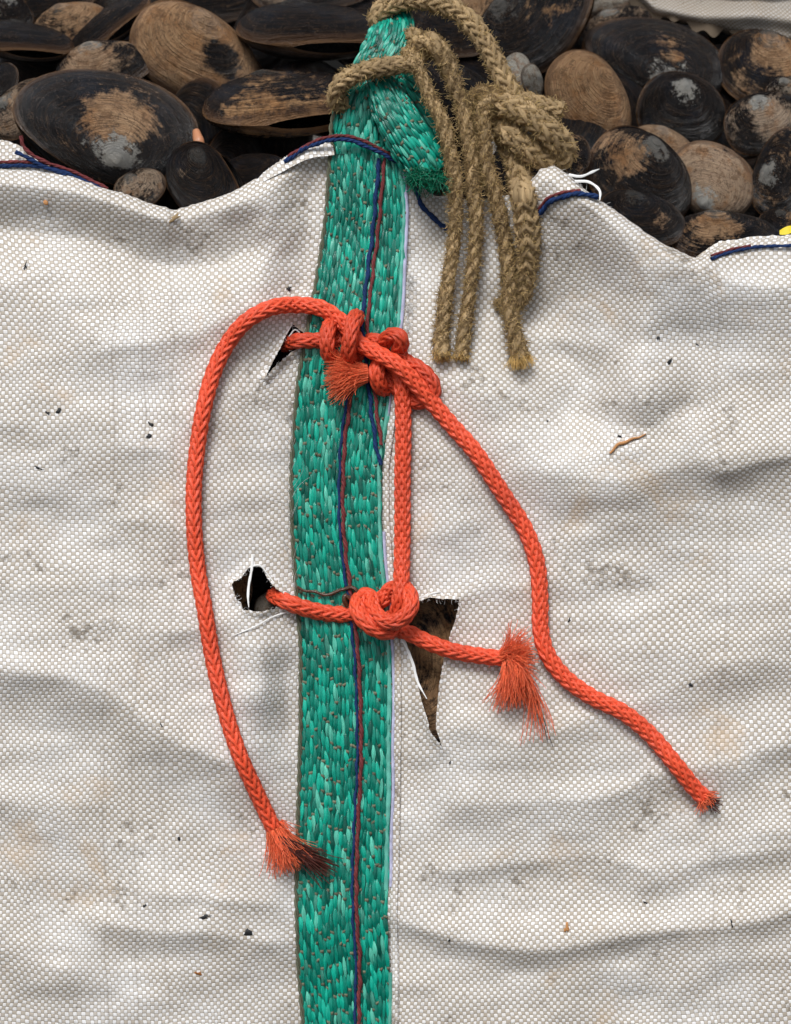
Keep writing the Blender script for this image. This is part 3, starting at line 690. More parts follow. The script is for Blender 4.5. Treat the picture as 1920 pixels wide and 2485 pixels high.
def torn_lip(h, k0, k1, out=13., up=11., seed=1):
    P = np.vstack([h, h, h])[len(h)+k0:len(h)+k1+1]; C, _ = spline(np.c_[P, np.zeros(len(P))], 5.0)
    g = np.random.default_rng(seed); n = len(C); cen = h.mean(0); T = np.gradient(C[:, :2], axis=0); T /= np.linalg.norm(T, axis=1)[:, None]+1e-9
    Nn = np.stack([T[:, 1], -T[:, 0]], -1)
    probe = C[n//2, :2]+Nn[n//2]*3
    if inside(h, probe[:1], probe[1:])[0]: Nn = -Nn
    tp = np.sin(np.linspace(0, math.pi, n))**.5; rows = []
    for r in np.linspace(0, 1, 5):
        off = (-3.0*g.random(n)*(1-r)+out*r)*(.35+.65*tp)
        xy = C[:, :2]+Nn*off[:, None]
        rows.append(np.c_[xy, dbag(xy[:, 0], xy[:, 1])+7*np.exp(-(np.abs(off)/16)**2)+1.2+up*tp*(1-r)**1.4*(.7+.5*vnoise(xy[:, 0], xy[:, 1], 12, 12, seed))])
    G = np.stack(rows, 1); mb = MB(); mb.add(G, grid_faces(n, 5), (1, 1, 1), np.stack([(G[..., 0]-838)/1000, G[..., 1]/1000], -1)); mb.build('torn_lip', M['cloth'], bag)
torn_lip(HOLES[0], 4, 10, 16, 13, 2); torn_lip(HOLES[0], 10, 14, 9, 6, 3)
torn_lip(HOLES[1], 2, 6, 16, 12, 4); torn_lip(HOLES[1], 7, 11, 12, 9, 5); torn_lip(HOLES[1], 12, 17, 8, 6, 6)
torn_lip(HOLES[2], 5, 11, 7, 6, 7); torn_lip(HOLES[2], 0, 5, 10, 9, 8); torn_lip(HOLES[2], 15, 18, 9, 7, 9)
fz = MB()
for _ in range(130):
    yv = 660+rng.random()*190; xv = np.interp(yv, SL[:, 0], SL[:, 2])+6+rng.random()*10
    fibre(fz, (xv, yv, dbag(xv, yv)+3), (.6+rng.normal()*.4, .5+rng.normal()*.8, .5), 20+18*rng.random(), .5, 1.2)
fz.build('frayed_fibres', M['white_tape'], bag)
for h, cnt in ((HOLES[1], 34), (HOLES[0], 20), (HOLES[2], 36)):
    fz = MB()
    for _ in range(cnt):
        i = rng.integers(0, 6 if cnt == 36 else len(h)); q = rng.random(); p = h[i]*(1-q)+h[(i+1) % len(h)]*q; c = h.mean(0)-p; c /= np.linalg.norm(c)
        fibre(fz, (p[0], p[1], dbag(p[0], p[1])+6), (c[0]+rng.normal()*.6, c[1]+rng.normal()*.6, .3), 7+11*rng.random(), .5, 1.2)
    fz.build('frayed_fibres', M['white_tape'], bag)
fz = MB()
for _ in range(70):
    yv = 1030+rng.random()*420; xv = np.interp(yv, SL[:, 0], SL[:, 1])-8
    fibre(fz, (xv, yv, dbag(xv, yv)+2), (-.3+rng.normal()*.3, -.8+rng.normal()*.4, .15), 35+50*rng.random(), .5, .5)
fz.build('frayed_fibres', M['white_tape'], bag); fz = MB()
for _ in range(40):
    xv = 1230+rng.random()*250
    fibre(fz, (xv, rim(xv)+1, dbag(xv, rim(xv))-18), (rng.normal(), -.6+rng.normal()*.5, .3), 8+10*rng.random(), .5, 1.5)
fz.build('frayed_fibres', M['white_tape'], bag)

# ------------------------------------------------------------------ orange ropes
def rope_obj(name, label, pts, R, base=(1, 1, 1), lay=26, absd=False, frays=(), cat='rope', group='orange braided ropes', fz_n=0):
    P = np.array(pts, float) if absd else on_bag(pts)
    C, s = spline(P, 3.5)
    root = empty(name, W(C[:, :3].mean(0)), label, cat, group)
    mb = MB(); braid(mb, C, R*.99, 8, lay, base=base); fuzz(mb, C, R*1.02, int(len(C)*.45), 11, .5, np.array(base)*1.1, .5); mb.build('braided_cord', M['orange'], root)
    for fr in frays:
        fm = MB(); fr(fm, C); fm.build('frayed_end', M['orange_fray'], root)
    return root, C
A_pts = [(664, 2010, 20), (640, 1960, 20), (612, 1900, 20), (585, 1840, 20), (560, 1770, 20), (535, 1680, 20), (515, 1590, 20), (497, 1480, 21), (480, 1380, 21), (471, 1270, 21), (471, 1180, 21), (480, 1080, 21), (495, 990, 22), (520, 900, 24), (555, 830, 28), (600, 778, 34), (655, 748, 38), (714, 740, 40), (776, 747, 46), (818, 772, 48), (848, 802, 52), (872, 832, 64), (920, 859, 76), (968, 888, 74), (1013, 936, 54), (1055, 984, 32), (1096, 1032, 24), (1150, 1093, 22), (1218, 1195, 21), (1275, 1286, 21), (1303, 1366, 21), (1311, 1457, 21), (1312, 1525, 22), (1326, 1582, 24), (1366, 1639, 21), (1434, 1690, 20), (1514, 1730, 20), (1582, 1787, 20), (1639, 1855, 20), (1690, 1918, 20), (1712, 1938, 20)]
def frayA1(fm, C):
    p = C[0]; d = C[0]-C[6]
    fray(fm, p, d+np.array([0, .3, 0]), 22, 560, 108, .26, 1.1, .42, (0, .06, 0))
    fray(fm, p+np.array([12, -14, 2]), (.95, .9, .05), 12, 26, 62, .3, 1.0, .5)
def frayA2(fm, C):
    fray(fm, C[-1]-(C[-1]-C[-5])*.9, C[-1]-C[-5], 20, 110, 40, .45, 1.1, .8, (0, .1, 0))
ropeA, CA = rope_obj('orange_rope', 'longest orange rope, looping left and trailing down to the lower right', A_pts, 18.0, frays=(frayA1, frayA2))
cm = MB(); fray(cm, CA[0]+np.array([10, 22, 10]), (.86, .52, .02), 9, 90, 148, .05, 1.7, .10, (0, 0, 0), (1.2, 1.1, 1.1)); cm.build('inner_core', M['core'], ropeA)
cm = MB(); fray(cm, CA[-1], (.8, .55, 0), 8, 26, 44, .25, 1.5, .3, (0, 0, 0)); cm.build('inner_core', M['core'], ropeA)
B_pts = [(690, 838, -45), (706, 831, -8), (728, 827, 26), (760, 826, 32), (792, 826, 32), (818, 824, 26), (812, 806, 22), (804, 790, 40), (797, 796, 66), (794, 828, 78), (797, 856, 66), (806, 866, 40), (822, 856, 14), (846, 820, 12), (862, 788, 24), (866, 768, 56), (858, 778, 90), (850, 816, 106), (846, 850, 94), (849, 872, 62), (862, 870, 30), (888, 842, 28), (905, 825, 32), (930, 834, 38), (942, 818, 62), (956, 812, 76), (970, 818, 80), (975, 832, 70), (968, 850, 48), (982, 874, 38), (1020, 896, 34), (1044, 920, 32), (1053, 946, 28), (1040, 968, 24), (1014, 975, 20), (984, 958, 18), (952, 930, 20), (918, 912, 30), (894, 905, 34)]
def frayB(fm, C):
    fray(fm, C[-1]+np.array([-2, 1, 16]), (-1, .04, .10), 25, 620, 98, .24, 1.05, .42, (0, .07, 0))
rope_obj('orange_rope', 'orange rope from the upper slit, knotted over the strap with a bushy stub', B_pts, 17.0, (.80, .76, .76), frays=(frayB,))
V_pts = [(938, 944, 10), (926, 940, 34), (917, 922, 56), (914, 904, 62), (919, 886, 54), (932, 874, 30), (954, 886, 26), (970, 906, 34), (975, 930, 40), (978, 985, 34), (979, 1060, 30), (977, 1150, 28), (977, 1250, 28), (976, 1340, 34), (974, 1410, 50), (971, 1450, 62), (966, 1484, 52), (958, 1504, 26), (944, 1500, 6)]
rope_obj('orange_rope', 'straight upright orange rope between the upper and lower knots', V_pts, 18.0, (.93, .92, .92))
C_pts = [(664, 1444, -62), (676, 1452, -18), (694, 1460, 16), (740, 1476, 30), (801, 1489, 31), (850, 1490, 32), (890, 1478, 27), (924, 1458, 20), (946, 1434, 18), (974, 1424, 32), (994, 1444, 64), (996, 1474, 88), (980, 1498, 98), (952, 1510, 98), (922, 1500, 90), (904, 1476, 66), (900, 1450, 34), (884, 1446, 30), (868, 1464, 56), (874, 1494, 84), (902, 1522, 88), (936, 1534, 70), (964, 1528, 36), (992, 1536, 30), (1038, 1558, 28), (1100, 1580, 24), (1156, 1590, 24), (1204, 1596, 26), (1236, 1597, 28)]
def frayC(fm, C):
    e = C[-1]
    fray(fm, e-np.array([18, 0, 0]), (1, -.42, .25), 22, 330, 84, .34, 1.05, .7, (-.1, .25, 0))
    fray(fm, e+np.array([2, 4, 6]), (.40, .9, .25), 25, 420, 112, .28, 1.05, .55, (-.35, 1.0, -.1))
    fray(fm, e+np.array([34, 26, 8]), (.55, 1, .1), 8, 46, 165, .10, 1.1, .25, (-.3, .7, 0))
ropeC, _ = rope_obj('orange_rope', 'orange rope from the ragged hole through the lower knot to a bushy end', C_pts, 18.0, (.97, .97, .97), frays=(frayC,))
cm = MB()
for k in range(6): fibre(cm, (1286+k*1.5, 1652, dbag(1290, 1650)+22), (.25, 1, 0), 118+10*k, 1.3, .12, (-.05+.03*k, 0, 0), (.25, .2, .25), 8)
cm.build('inner_core', M['core'], ropeC)

# ------------------------------------------------------------------ hemp ropes
def hemp(name, label, pts, R, kind='braid', ends=(), n_fuzz=400, absd=True, parent=None, pname='cord'):
    P = np.array(pts, float) if absd else on_bag(pts)
    C, s = spline(P, 3.5)
    rr = np.interp(s, np.linspace(0, s[-1], len(R)), R) if np.ndim(R) else np.full(len(C), float(R))
    fl = dbag(C[:, 0], C[:, 1])+rr*.92; below = C[:, 1] > rim(C[:, 0])+6
    C[:, 2] = np.where(below, np.maximum(C[:, 2], fl), C[:, 2]); C[:, 2] = smooth(C[:, 2], 9)
    rr = rr*(1+.07*vnoise(s, s*0, 28, 9, len(pts))+.04*vnoise(s, s*0, 9, 9, len(pts)+3))
    root = parent or empty(name, W(C.mean(0)), label, 'rope', 'old tan hemp ropes')
    mb = MB()
    if kind == 'braid': braid(mb, C, rr*1.0, 8, 33, .12, .25, arch=.26, core=.84)
    else: laid(mb, C, rr*.93, 3, 42, sgn=-1, colj=.25)
    fuzz(mb, C, rr*1.04, int(n_fuzz*4.0), 13, 1.15, np.array([1.15, 1.12, 1.02]), .16)
    mb.build(pname, M['hemp'], root)
    hm = MB(); fuzz(hm, C, rr, int(n_fuzz*1.5), 18, .7, lift=.8)
    if ends: fray(hm, C[-1]-(C[-1]-C[-4])*1.2, C[-1]-C[-6], rr[-1]*.95, ends[0], ends[1], .4, .8, .5, (0, .2, 0), np.array([1.35, 1.3, 1.15]))
    hm.build('loose_hairs', M['hemp_hair'], root)
    return root
d0 = dm[0]
thick = hemp('hemp_rope', 'thick tan rope arching over the strap top to a fat knot with a hanging loop', [(940, 110, d0-70), (920, 62, d0-70), (924, 30, d0-56), (955, 8, d0-48), (1005, -2, d0-46), (1060, 6, d0-46), (1110, 28, d0-44), (1148, 62, d0-38), (1176, 104, d0-30), (1202, 150, d0-22), (1228, 202, d0-12), (1252, 240, d0-8), (1290, 252, d0-6), (1335, 262, d0-4), (1362, 272, d0-6)], 22.5, n_fuzz=650, ends=(40, 22), pname='arched_cord')
hemp(None, None, [(1206, 300, d0-26), (1206, 268, d0-2), (1232, 258, d0+30), (1270, 272, d0+52), (1312, 302, d0+58), (1348, 334, d0+48), (1368, 366, d0+22), (1352, 390, d0+8), (1318, 384, d0+22), (1280, 362, d0+36), (1246, 332, d0+34), (1224, 318, d0+6), (1232, 345, d0-16), (1252, 390, d0+2), (1262, 430, d0+14), (1274, 505, d0+18), (1282, 590, d0+20), (1277, 665, d0+20), (1262, 722, d0+14), (1236, 744, d0-4), (1214, 722, d0-26)], [22, 25, 27, 28, 28, 28, 27, 27, 27, 26, 26, 26, 26, 27, 28, 28, 28, 26, 23, 21, 20, 18, 16], n_fuzz=2300, parent=thick, pname='knot_cord')
wrap = hemp('hemp_rope', 'tan rope wrapped across the neck of the green strap, unravelling into two strands', [(846, 262, d0-26), (824, 250, d0+4), (816, 228, d0+30), (828, 202, d0+50), (856, 184, d0+62), (900, 168, d0+72), (950, 160, d0+72), (996, 152, d0+58), (1020, 128, d0+30), (1016, 100, d0-6), (990, 84, d0-30)], 20.5, n_fuzz=420, pname='wrapped_cord')
hemp(None, None, [(984, 118, d0+44), (1001, 139, d0+62), (1022, 181, d0+70), (1043, 236, d0+72), (1073, 295, d0+74), (1090, 358, d0+74), (1102, 413, d0+70), (1107, 476, d0+60), (1106, 539, d0+50), (1098, 611, d0+40), (1086, 691, d0+36), (1077, 758, d0+36), (1071, 817, d0+36), (1072, 866, d0+34)], [16, 17, 17, 17, 17, 17, 17, 17, 16.5, 16.5, 17, 18, 19, 21], 'laid', (130, 26), 620, parent=wrap, pname='strand')
hemp(None, None, [(1004, 112, d0+40), (1040, 98, d0+58), (1066, 122, d0+62), (1086, 156, d0+58), (1106, 211, d0+54), (1123, 270, d0+54), (1134, 329, d0+56), (1144, 392, d0+56), (1147, 455, d0+52), (1155, 518, d0+46), (1155, 581, d0+40), (1147, 653, d0+36), (1138, 716, d0+36), (1130, 779, d0+36), (1122, 838, d0+36), (1119, 868, d0+34)], [20, 24, 24, 20, 17, 17, 17, 17, 17, 17, 17, 17, 16, 16, 17, 18], 'laid', (130, 24), 680, parent=wrap, pname='strand')
hemp('hemp_rope', 'tan strand hanging from the fat knot, ending in a splayed yellow tuft', [(1222, 258, d0+8), (1198, 240, d0+30), (1176, 256, d0+44), (1174, 295, d0+48), (1176, 340, d0+46), (1180, 400, d0+44), (1198, 455, d0+44), (1210, 505, d0+42), (1220, 560, d0+40), (1231, 623, d0+40), (1235, 691, d0+38), (1238, 750, d0+36), (1246, 800, d0+36), (1257, 842, d0+34), (1262, 868, d0+34)], [16, 18, 18, 18, 18, 18, 18, 18, 18, 18, 18, 18, 19, 21, 23], 'laid', (260, 40), 680, pname='strand')
hemp('hemp_rope', 'short tan strand arching up behind the splayed strand into the fat knot', [(1232, 250, d0+2), (1200, 226, d0+10), (1162, 222, d0+16), (1142, 244, d0+14), (1138, 290, d0+6), (1146, 345, d0-4), (1156, 400, d0-12), (1166, 440, d0-18)], 14.0, 'laid', (70, 34), 420, pname='strand')

# ------------------------------------------------------------------ clams
def valve_mesh(name, seed, ux=-.18, uy=.55, ratio=.66, H=.36, egg=.08):
    g = np.random.default_rng(seed); nr, nth = 30, 72
    r = (np.linspace(0, 1, nr)**.85)[:, None]; th = (np.arange(nth+1)*2*math.pi/nth)[None, :]
    ox = np.cos(th)*(1+egg*np.cos(th)); oy = ratio*np.sign(np.sin(th))*np.abs(np.sin(th))**.92*(1-.07*np.cos(th))
    oy = oy+.012*np.sin(3*th+g.random()*6); U = np.array([ux, uy*ratio/.66])
    x = U[0]*(1-r)+ox*r; y = U[1]*(1-r)+oy*r
    s = np.sqrt((x/(1+egg*np.sign(x)))**2+(y/ratio)**2); s = np.clip(s, 0, 1)
    hg = np.clip(.5+y/ratio*1.1, 0, 1); hg = hg*hg*(3-2*hg)
    z = H*np.clip(1-s**(2.1+1.9*hg), 0, 1)**(.60-.02*hg)
    z = z+.075*np.exp(-((x-U[0])**2+(y-U[1])**2)/.16**2)*np.clip(1-s**9, 0, 1)
    rip = sum(a*np.sin(r*f+p) for a, f, p in zip((.0045, .0035, .002), g.uniform(20, 70, 3), g.random(3)*6))
    z = z+rip*np.clip(r*2, 0, 1)*np.clip((1-r)*12, 0, 1)
    v = np.stack([x, y, z], -1).reshape(-1, 3)
    q = grid_faces(nr, nth+1)
    uv = np.stack([np.broadcast_to(th/(2*math.pi), x.shape), np.broadcast_to(r, x.shape)], -1).reshape(-1, 2)
    m = bpy.data.meshes.new(name); m.from_pydata(v.tolist(), [], q.tolist())
    l = m.uv_layers.new(name='UVMap'); l.data.foreach_set('uv', uv[q.ravel()].astype(np.float32).ravel())
    m.polygons.foreach_set('use_smooth', np.ones(len(q), bool)); m.materials.append(M['shell']); m.update()
    return m
VAR = [valve_mesh('valve', 1), valve_mesh('valve', 2, -.3, .53, .62, .33), valve_mesh('valve', 3, -.1, .54, .72, .40), valve_mesh('valve', 4, -.25, .55, .56, .32, .05), valve_mesh('valve', 5, -.22, .52, .80, .44, .03)]
CR3 = Matrix(CR.tolist())
def clam(x, y, d, a, b, rot, tx, ty, colr, label, var=0, flip=False, gape=0.0, patch=(0, 0, .6, 0), group='clams heaped in the bag', name='clam'):
    k = 1-d*S/D; sc = a*S*k
    R = CR3 @ Matrix.Rotation(math.radians(rot), 3, 'Z') @ Matrix.Rotation(math.radians(tx), 3, 'X') @ Matrix.Rotation(math.radians(ty), 3, 'Y')
    if flip: R = R @ Matrix.Rotation(math.pi, 3, 'Z')
    o = bpy.data.objects.new(name, None); COL.objects.link(o); o.empty_display_size = .02
    o.matrix_world = Matrix.Translation(Vector(W(np.array([x, y, d], float)))) @ R.to_4x4()
    rat = {0: .66, 1: .62, 2: .72, 3: .56, 4: .80}[var]
    tag(o, label, 'clam', group)
    for i in range(2):
        c = bpy.data.objects.new('valve', VAR[var]); COL.objects.link(c); c.parent = o
        c.scale = (sc, b/rat*S*k, sc if i == 0 else -sc)
        c.color = colr
        for kk, vv_ in zip(('patch_x', 'patch_y', 'patch_r', 'patch_amp'), patch): c[kk] = float(vv_)
        if i == 1: c.rotation_euler = (math.radians(-.8-gape), 0, 0); c.location = (0, 0, -.005*sc)
    return o
def dh(x, y): return -95-np.clip(rim(x)-y, -60, 900)*.85
# x, y, depth offset, half length, half width, turn, tilts, (wear, grey umbo, wet, pale), label
CL_ = [
 (276, 310, 40, 228, 142, -13, -14, 4, (.50, .8, .55, .10), 'big wet black clam with a tan patch and pale beak, front left', 0, True),
 (467, 133, 30, 170, 112, -28, -6, 14, (.92, .15, .3, .05), 'tan clam with a black patch and a small grey limpet on it', 2, False),
 (748, 80, -10, 185, 92, -3, -52, 0, (.12, .1, .3, .1), 'long black clam with a reddish lower edge, left of the strap top', 3, False),
 (685, 258, 5, 205, 116, 3, -54, 0, (.42, .1, .3, .0), 'brown streaked clam with a straight lower edge, beside the wrapped strap', 3, False),
 (492, 445, 30, 128, 84, -36, 18, -20, (.10, .1, .15, .35), 'matt black wedge-shaped clam poking over the lowest dip of the rim', 1, False),
 (336, 462, 0, 66, 50, 25, 0, 0, (.62, .3, .2, .40), 'greyish tan clam half hidden behind the black wedge-shaped clam', 2, False),
 (52, 104, 10, 125, 72, -8, -56, 0, (.10, .1, .4, .1), 'black clam with a thin brown edge at the upper left border', 3, False),
 (168, 62, -20, 95, 58, 12, -20, 0, (.72, .2, .2, .1), 'blotchy brown clam between two dark clams, top left', 0, False),
 (262, 70, 15, 118, 62, 34, -50, 0, (.20, .1, .3, .05), 'narrow black clam leaning against the tan limpet clam', 3, False),
 (482, 0, -30, 150, 74, -6, -20, 0, (.22, .5, .2, .1), 'dark clam cut by the top edge above the tan limpet clam', 0, False),
 (245, 168, -10, 122, 70, 8, -16, 0, (.62, .5, .3, .2), 'orange and black blotched clam behind the big wet clam', 0, False),
 (52, 268, 0, 92, 60, 42, -10, 0, (.62, .5, .2, .35), 'greyish clam with pale ridges at the left of the big wet clam', 1, False),
 (2, 206, 20, 54, 40, 60, 0, 0, (.16, .2, .9, .0), 'small wet black clam cut by the left border', 2, False),
 (16, 32, -20, 68, 50, -30, 0, 0, (.4, .9, .3, .6), 'smooth greyish clam in the top left corner', 2, False),
 (120, 4, -40, 110, 58, 8, -20, 0, (.34, .2, .2, .0), 'dark brown clam along the top border near the left corner', 0, False),
 (742, -22, -60, 150, 70, 0, -20, 0, (.42, .6, .2, .4), 'greyish brown clam cut by the top border, left of the strap', 0, False),
 (612, 420, -20, 85, 48, 8, -10, 0, (.10, .0, .1, .0), 'shaded clam deep in the gap between the black wedge clam and the strap', 0, False),
 (1070, 78, -20, 120, 74, -14, -25, 0, (.26, .1, .3, .0), 'dark brown gaping clam behind the unravelling tan strands', 1, False),
 (1290, 62, -10, 165, 112, 38, -10, -10, (.28, .2, .3, .0), 'large dark clam with a reddish rim, right of the arching tan rope', 0, False),
 (1150, 30, -70, 96, 84, 70, 0, 0, (.78, .1, .2, .1), 'tan rimmed clam seen under the arch of the thick tan rope', 2, False),
 (1252, 178, 10, 56, 38, 78, 0, 20, (1.0, .9, .4, .95), 'small cream clam, fatter of the pair beside the thick tan rope', 4, False),
 (1292, 198, 8, 46, 26, -72, 0, 30, (1.0, .9, .4, .95), 'small cream clam, thinner of the pair, touching the plain tan clam', 4, False),
 (1425, 238, 20, 132, 90, -52, 0, 14, (1.0, .0, .25, .06), 'plain tan clam with fine growth rings, right of the rope knot', 0, False),
 (1602, 150, 0, 182, 108, -12, -14, 4, (.34, .85, .5, .05), 'large black clam with brown patch and bluish white beak, upper right', 0, True),
 (1492, 68, -30, 88, 48, 18, -14, 0, (.52, .7, .3, .3), 'mottled grey clam peeping out behind the large black upper right clam', 0, False),
 (1652, 272, 30, 112, 92, -22, 16, 4, (.12, 1.0, .5, .0), 'black clam with two cream beaks on top', 4, False),
 (1856, 170, -10, 130, 96, -20, -6, 0, (.58, .2, .2, .1), 'rough brown clam with tan flakes under the white sacking', 0, False),
 (1852, 300, 20, 104, 76, 14, 0, 0, (.60, 1.0, .4, .4), 'black and white blotched clam at the right border', 2, False),
 (1546, 428, 25, 142, 108, -32, -4, 10, (.50, .4, .4, .1), 'big dark clam with a tan blotch, behind the white rim corner', 2, False),
 (1602, 362, 0, 88, 56, -22, -10, 0, (.86, .3, .2, .2), 'small orange tan clam wedged between three dark clams', 0, False),
 (1730, 440, 25, 112, 88, -42, 4, -8, (.80, 1.0, .4, .3), 'rounded tan clam with a white beak low on its right', 4, True),
 (1902, 432, 25, 116, 78, 78, 0, 0, (.46, .6, .4, .1), 'dark upright clam with tan flakes at the right border', 2, False),
 (1548, 532, 45, 112, 70, -14, -10, 0, (.30, .1, .4, .1), 'ring-marked black clam resting on the sloping right rim', 1, False),
 (1755, 578, 25, 140, 68, -4, -22, 0, (.46, .2, .3, .1), 'long brown-black clam lying along the right rim', 3, False),
 (1386, 388, 20, 58, 46, 70, 0, 0, (.52, .2, .4, .1), 'small brown clam between the rope knot and the rim corner', 2, False),
 (1905, 222, -10, 52, 36, 10, 0, 0, (.55, .8, .3, .6), 'small greyish clam at the right border above the blotched clam', 2, False),
 (1495, 2, -80, 84, 44, 6, 0, 0, (.9, .9, .2, .8), 'pale grey clam at the top border beside the white sacking', 2, False),
 (1895, 548, 20, 62, 40, -10, -10, 0, (.40, .2, .3, .1), 'small dark clam beside the yellow scrap', 0, False),
 (1085, 235, -10, 130, 86, -20, -10, 0, (.22, .1, .3, .0), 'dark clam glimpsed between the strap tail and the strands', 0, False),
]
# where each well-seen clam has lost its dark skin (positive) or kept it (negative), in its own outline
PATCH = {'big wet black': (-.05, .05, .42, .34), 'tan clam with a black': (.38, .05, .42, -.62), 'brown streaked clam with': (0, -.45, .9, .18), 'large black clam with': (.05, .0, .35, .22),
 'big dark clam': (-.45, .1, .5, .35), 'rounded tan': (.0, .1, .7, .10), 'black and white': (.2, .0, .5, .3), 'orange and black': (-.2, .0, .5, .3), 'plain tan': (0, 0, 1.5, .4), 'ring-marked': (.55, .0, .3, .25),
 'long brown-black': (-.2, 0, .5, .25), 'black clam with two': (.75, .1, .25, .3), 'rough brown': (.3, .2, .6, .25), 'matt black': (-.3, .0, .25, .3), 'long black': (0, -.5, .3, .15)}
g0 = np.random.default_rng(77)
for (x, y, do, a, b_, rot, tx, ty, colr, lab, var, flip) in CL_:
    pt = next((v for k_, v in PATCH.items() if lab.startswith(k_)), (g0.uniform(-.6, .6), g0.uniform(-.4, .4), .5, .12))
    clam(x, y, float(dh(x, y))+do, a, b_, rot, tx, ty, colr, lab, var, flip, patch=pt)
clam(572, 1436, -66, 62, 40, 78, 0, 0, (.75, .2, .8, .0), 'wet brown and black clam seen through the ragged left hole', 0, patch=(-.2, 0, .6, .2))
clam(672, 1474, -80, 60, 44, 20, 0, 0, (.9, 1.0, .9, .7), 'greyish clam at the right end of the ragged left hole', 2)
clam(1062, 1590, -118, 230, 130, 84, 0, 10, (.62, .05, .35, .05), 'brown streaked clam seen through the long right tear', 3)
clam(700, 850, -130, 130, 90, 70, 0, 0, (.0, .0, .1, .0), 'black clam added to darken the inside of the upper slit', 0)  # added clam, coloured black so the slit looks dark inside
# second layer: clams added to fill the gaps, coloured near-black to paint their shade
g = np.random.default_rng(5)
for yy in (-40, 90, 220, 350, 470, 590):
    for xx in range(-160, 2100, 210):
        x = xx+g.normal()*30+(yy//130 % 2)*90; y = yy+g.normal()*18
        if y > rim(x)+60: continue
        clam(x, y, float(dh(x, y))-185+g.normal()*14, 150+g.normal()*16, 98, g.random()*360, g.normal()*14, g.normal()*14, (.02+.12*g.random(), .1, .2, .0), 'clam of the lower layer, coloured dark for shade, showing only through gaps in the heap', int(g.integers(0, 3)))
for xx, yy in ((560, 1330), (760, 1420), (580, 1560), (800, 1560), (960, 1450), (1180, 1470), (1160, 1700), (960, 1720), (560, 800), (820, 780), (600, 980), (830, 960)):  # unseen clams added in a dark colour to block light behind the tears
    clam(xx, yy, -210+g.normal()*10, 170, 112, g.random()*360, 0, 0, (.08, .1, .2, .0), 'added dark clam inside the bag, blocking light behind the tears', 0)
# siphon flesh of the big wet clam, limpet on the tan clam
mb = MB(); C, s = spline([(476, 318, -150), (482, 340, -130), (492, 362, -128)], 3); tube(mb, C, np.interp(s, [0, s[-1]*.6, s[-1]], [9, 14, 8]), 10)
o = mb.build('clam_flesh', M['flesh']); tag(o, 'orange flesh poking out at the right end of the big wet clam', 'clam flesh')
def lump(name, label, cat, x, y, d, rx, ry, rz, mat, rot=0, group=None, seed=0, rough=.25):
    g = np.random.default_rng(seed); n, k = 9, 12
    ph = np.linspace(0, math.pi/2, n)[:, None]; th = (np.arange(k)*2*math.pi/k)[None, :]
    rr = 1+rough*np.interp((th*k/(2*math.pi)).ravel(), np.arange(k), g.normal(size=k))[None, :]*np.sin(ph)
    lx = np.sin(ph)*np.cos(th)*rx*rr; ly = np.sin(ph)*np.sin(th)*ry*rr; lz = np.cos(ph)*rz+0*th
    c, s_ = math.cos(rot), math.sin(rot)
    P = np.stack([x+lx*c-ly*s_, y+lx*s_+ly*c, d+lz], -1)
    mb = MB(); mb.add(P, grid_faces(n, k, True), (1, 1, 1), P[..., :2]/20)
    o = mb.build(name, mat); tag(o, label, cat, group); return o
lump('limpet', 'small grey limpet stuck near the top of the tan clam', 'limpet', 381, 42, float(dh(381, 42))+15, 15, 17, 26, M['limpet'], .2, rough=.06)
# ------------------------------------------------------------------ white sacking behind, top right
def back_cloth(u, v):
    x = 1525+u*555; y = -190+v*(245+u*75)
    lo = np.interp(x, [1525, 1590, 1640, 1724, 1800, 1909, 2100], [-8, 46, 54, 74, 88, 108, 130])
    y = -200+(lo+200)*v
    z = -505-(1-v)*70+44*np.exp(-((v-.84-.05*np.sin(u*7))/.09)**2)-46*np.exp(-((v-.66-.06*np.sin(u*5))/.06)**2)+22*np.sin(u*15+v*9)*(1-v)+9*np.sin(u*34-v*14)*(1-v)-40*np.clip((v-.93)/.07, 0, 1)**2
    z = z-60*np.clip((.1-u)/.1, 0, 1)
    return x, y+5*np.sin(u*60)*np.clip(v-.9, 0, 1)*3, z
sack = empty('white_sacking', W(np.array([1800., 110., -505.])), 'grubby white sacking folded over behind the clams, top right corner', 'sack')
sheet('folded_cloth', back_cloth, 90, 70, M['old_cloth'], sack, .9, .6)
def back_hem(u, v):
    x, y, z = back_cloth(u, .93+0*v)
    return x, y-14+v*(34+10*np.sin(u*23)+8*np.sin(u*71)), z-6-10*v+6*np.sin(u*40)
sheet('frayed_hem', back_hem, 120, 8, M['old_hem'], sack, .9, .06)
# ------------------------------------------------------------------ the worm and small things lying on the bag
wp = [(722, 1424, 0), (745, 1434, 0), (768, 1439, 0), (790, 1442, 0), (812, 1440, 0), (832, 1430, 2), (850, 1424, 4), (864, 1434, 5), (866, 1448, 4), (852, 1452, 8), (838, 1446, 10), (836, 1460, 9), (844, 1472, 5)]
C, s = spline([(x, y, float(strap_d(x, y))+11+z) for x, y, z in wp], 1.5)
C[:, 1] += 2.2*np.sin(s/9.)
mb = MB(); tube(mb, C, (3.4+2.6*np.clip(s/s[-1]*1.3-.2, 0, 1))*(1+.10*np.sin(s*1.6)), 9)
o = mb.build('worm', M['worm']); tag(o, 'thin brown worm coiled on the strap above the lower knot', 'worm')
o = None
mb = MB(); C, s = spline(on_bag([(1480, 1100, 4), (1500, 1080, 4), (1530, 1068, 4), (1568, 1054, 4)]), 4); C[:, 1] += 1.5*np.sin(s/6); tube(mb, C, np.interp(s, [0, s[-1]*.4, s[-1]], [3, 5, 1.6]), 6)
tag(mb.build('straw', M['straw']), 'orange straw fragment stuck to the cloth right of the long rope', 'straw')
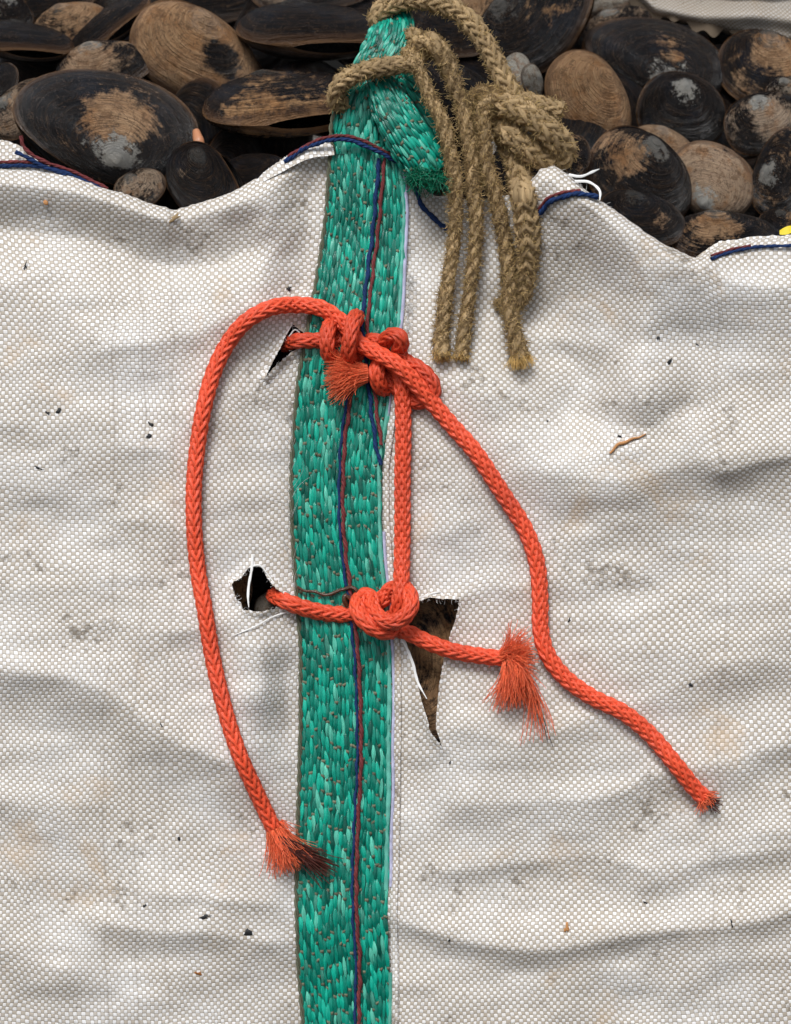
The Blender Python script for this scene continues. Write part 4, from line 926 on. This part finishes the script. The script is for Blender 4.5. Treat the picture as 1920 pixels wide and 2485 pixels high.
mb = MB(); u, v = np.meshgrid(np.linspace(0, 1, 7), np.linspace(0, 1, 5), indexing='ij')
P = np.stack([1892+u*44, 562-u*12+(v-.5)*20*np.sin(.5+u*2.4)+2, -35+6*np.sin(u*3)+4*v], -1); mb.add(P, grid_faces(7, 5)); tag(mb.build('yellow_scrap', M['yellow']), 'bright yellow scrap at the right border on the rim', 'scrap')
SPK = [(60, 648, 4, 11, .3, 'thin curved black scrap low under the left rim'), (700, 700, 8, 6, 0, 'black lump just left of the strap above the rope loop'),
 (143, 998, 9, 7, .4, 'black blob, rounder of the pair at mid left'), (116, 1002, 3, 8, -.9, 'black sliver beside the rounder blob at mid left'),
 (366, 1030, 9, 6, .5, 'dark mud fleck left of the rope loop'), (358, 1060, 7, 9, 1.2, 'dark mud fleck just below another, left of the rope loop'),
 (95, 1136, 13, 3.5, .45, 'black feather-shaped scrap at mid left'), (436, 2036, 5, 7, .2, 'black comma-shaped bit left of the frayed rope end'),
 (480, 2362, 11, 5, .1, 'dark red-brown bit near the bottom edge'), (600, 2262, 14, 8, .1, 'grey smear of mud left of the strap near the bottom'),
 (498, 2225, 13, 6, -.2, 'grey mud fleck above the bottom folds'), (352, 2198, 6, 4, -.4, 'small black fleck left of the grey mud fleck'),
 (392, 1760, 2.5, 7, -.5, 'thin dark scrap in the left lower shade fold'), (1505, 1058, 8, 3, .5, 'black hooked bit above the orange straw'),
 (1328, 1021, 2.6, 5, .2, 'tiny black bit right of the long rope bend'), (1382, 1506, 3.5, 5, .3, 'square black bit right of the bushy frayed end'),
 (1676, 1662, 7, 5, .2, 'grey-black fleck above the trailing rope end'), (1625, 876, 6, 9, .6, 'dark brown fleck below the right ridge'),
 (1596, 820, 6, 4, .1, 'small dark fleck on the right ridge'), (1692, 836, 5, 2.5, .7, 'black sliver on the steep right slope'),
 (1092, 1852, 2.5, 6, .5, 'thin black sliver below the long tear'), (1090, 2282, 2.5, 6, .4, 'black sliver right of the strap in the bottom crease'),
 (1376, 2255, 7, 12, .15, 'ochre crumb in the lower right folds'), (1776, 2240, 3, 9, -.2, 'thin black bit at lower right'), (1566, 2190, 6, 4, .1, 'dark fleck in the lower right crease'),
 (425, 528, 20, 8, -.5, 'muddy brown smear just under the dip of the rim'), (112, 492, 9, 8, .4, 'tan crumb under the left rim')]
for i, (x, y, rx, ry, rot, lab) in enumerate(SPK):
    mat = M['straw'] if 'ochre' in lab or 'tan' in lab else M['rust'] if 'red-brown' in lab else M['hemp'] if 'muddy' in lab else M['speck']
    dd = max(float(dbag(x+e, y+f)) for e in (-rx*.6, 0, rx*.6) for f in (-ry*.6, 0, ry*.6))
    lump('dirt_fleck', lab, 'dirt', x, y, dd-.6, rx*.8, ry*.8, 2.2+min(rx, ry)*.22, mat, rot, 'dirt stuck to the bag', i+3, .45)
SC.cycles.use_adaptive_sampling = True
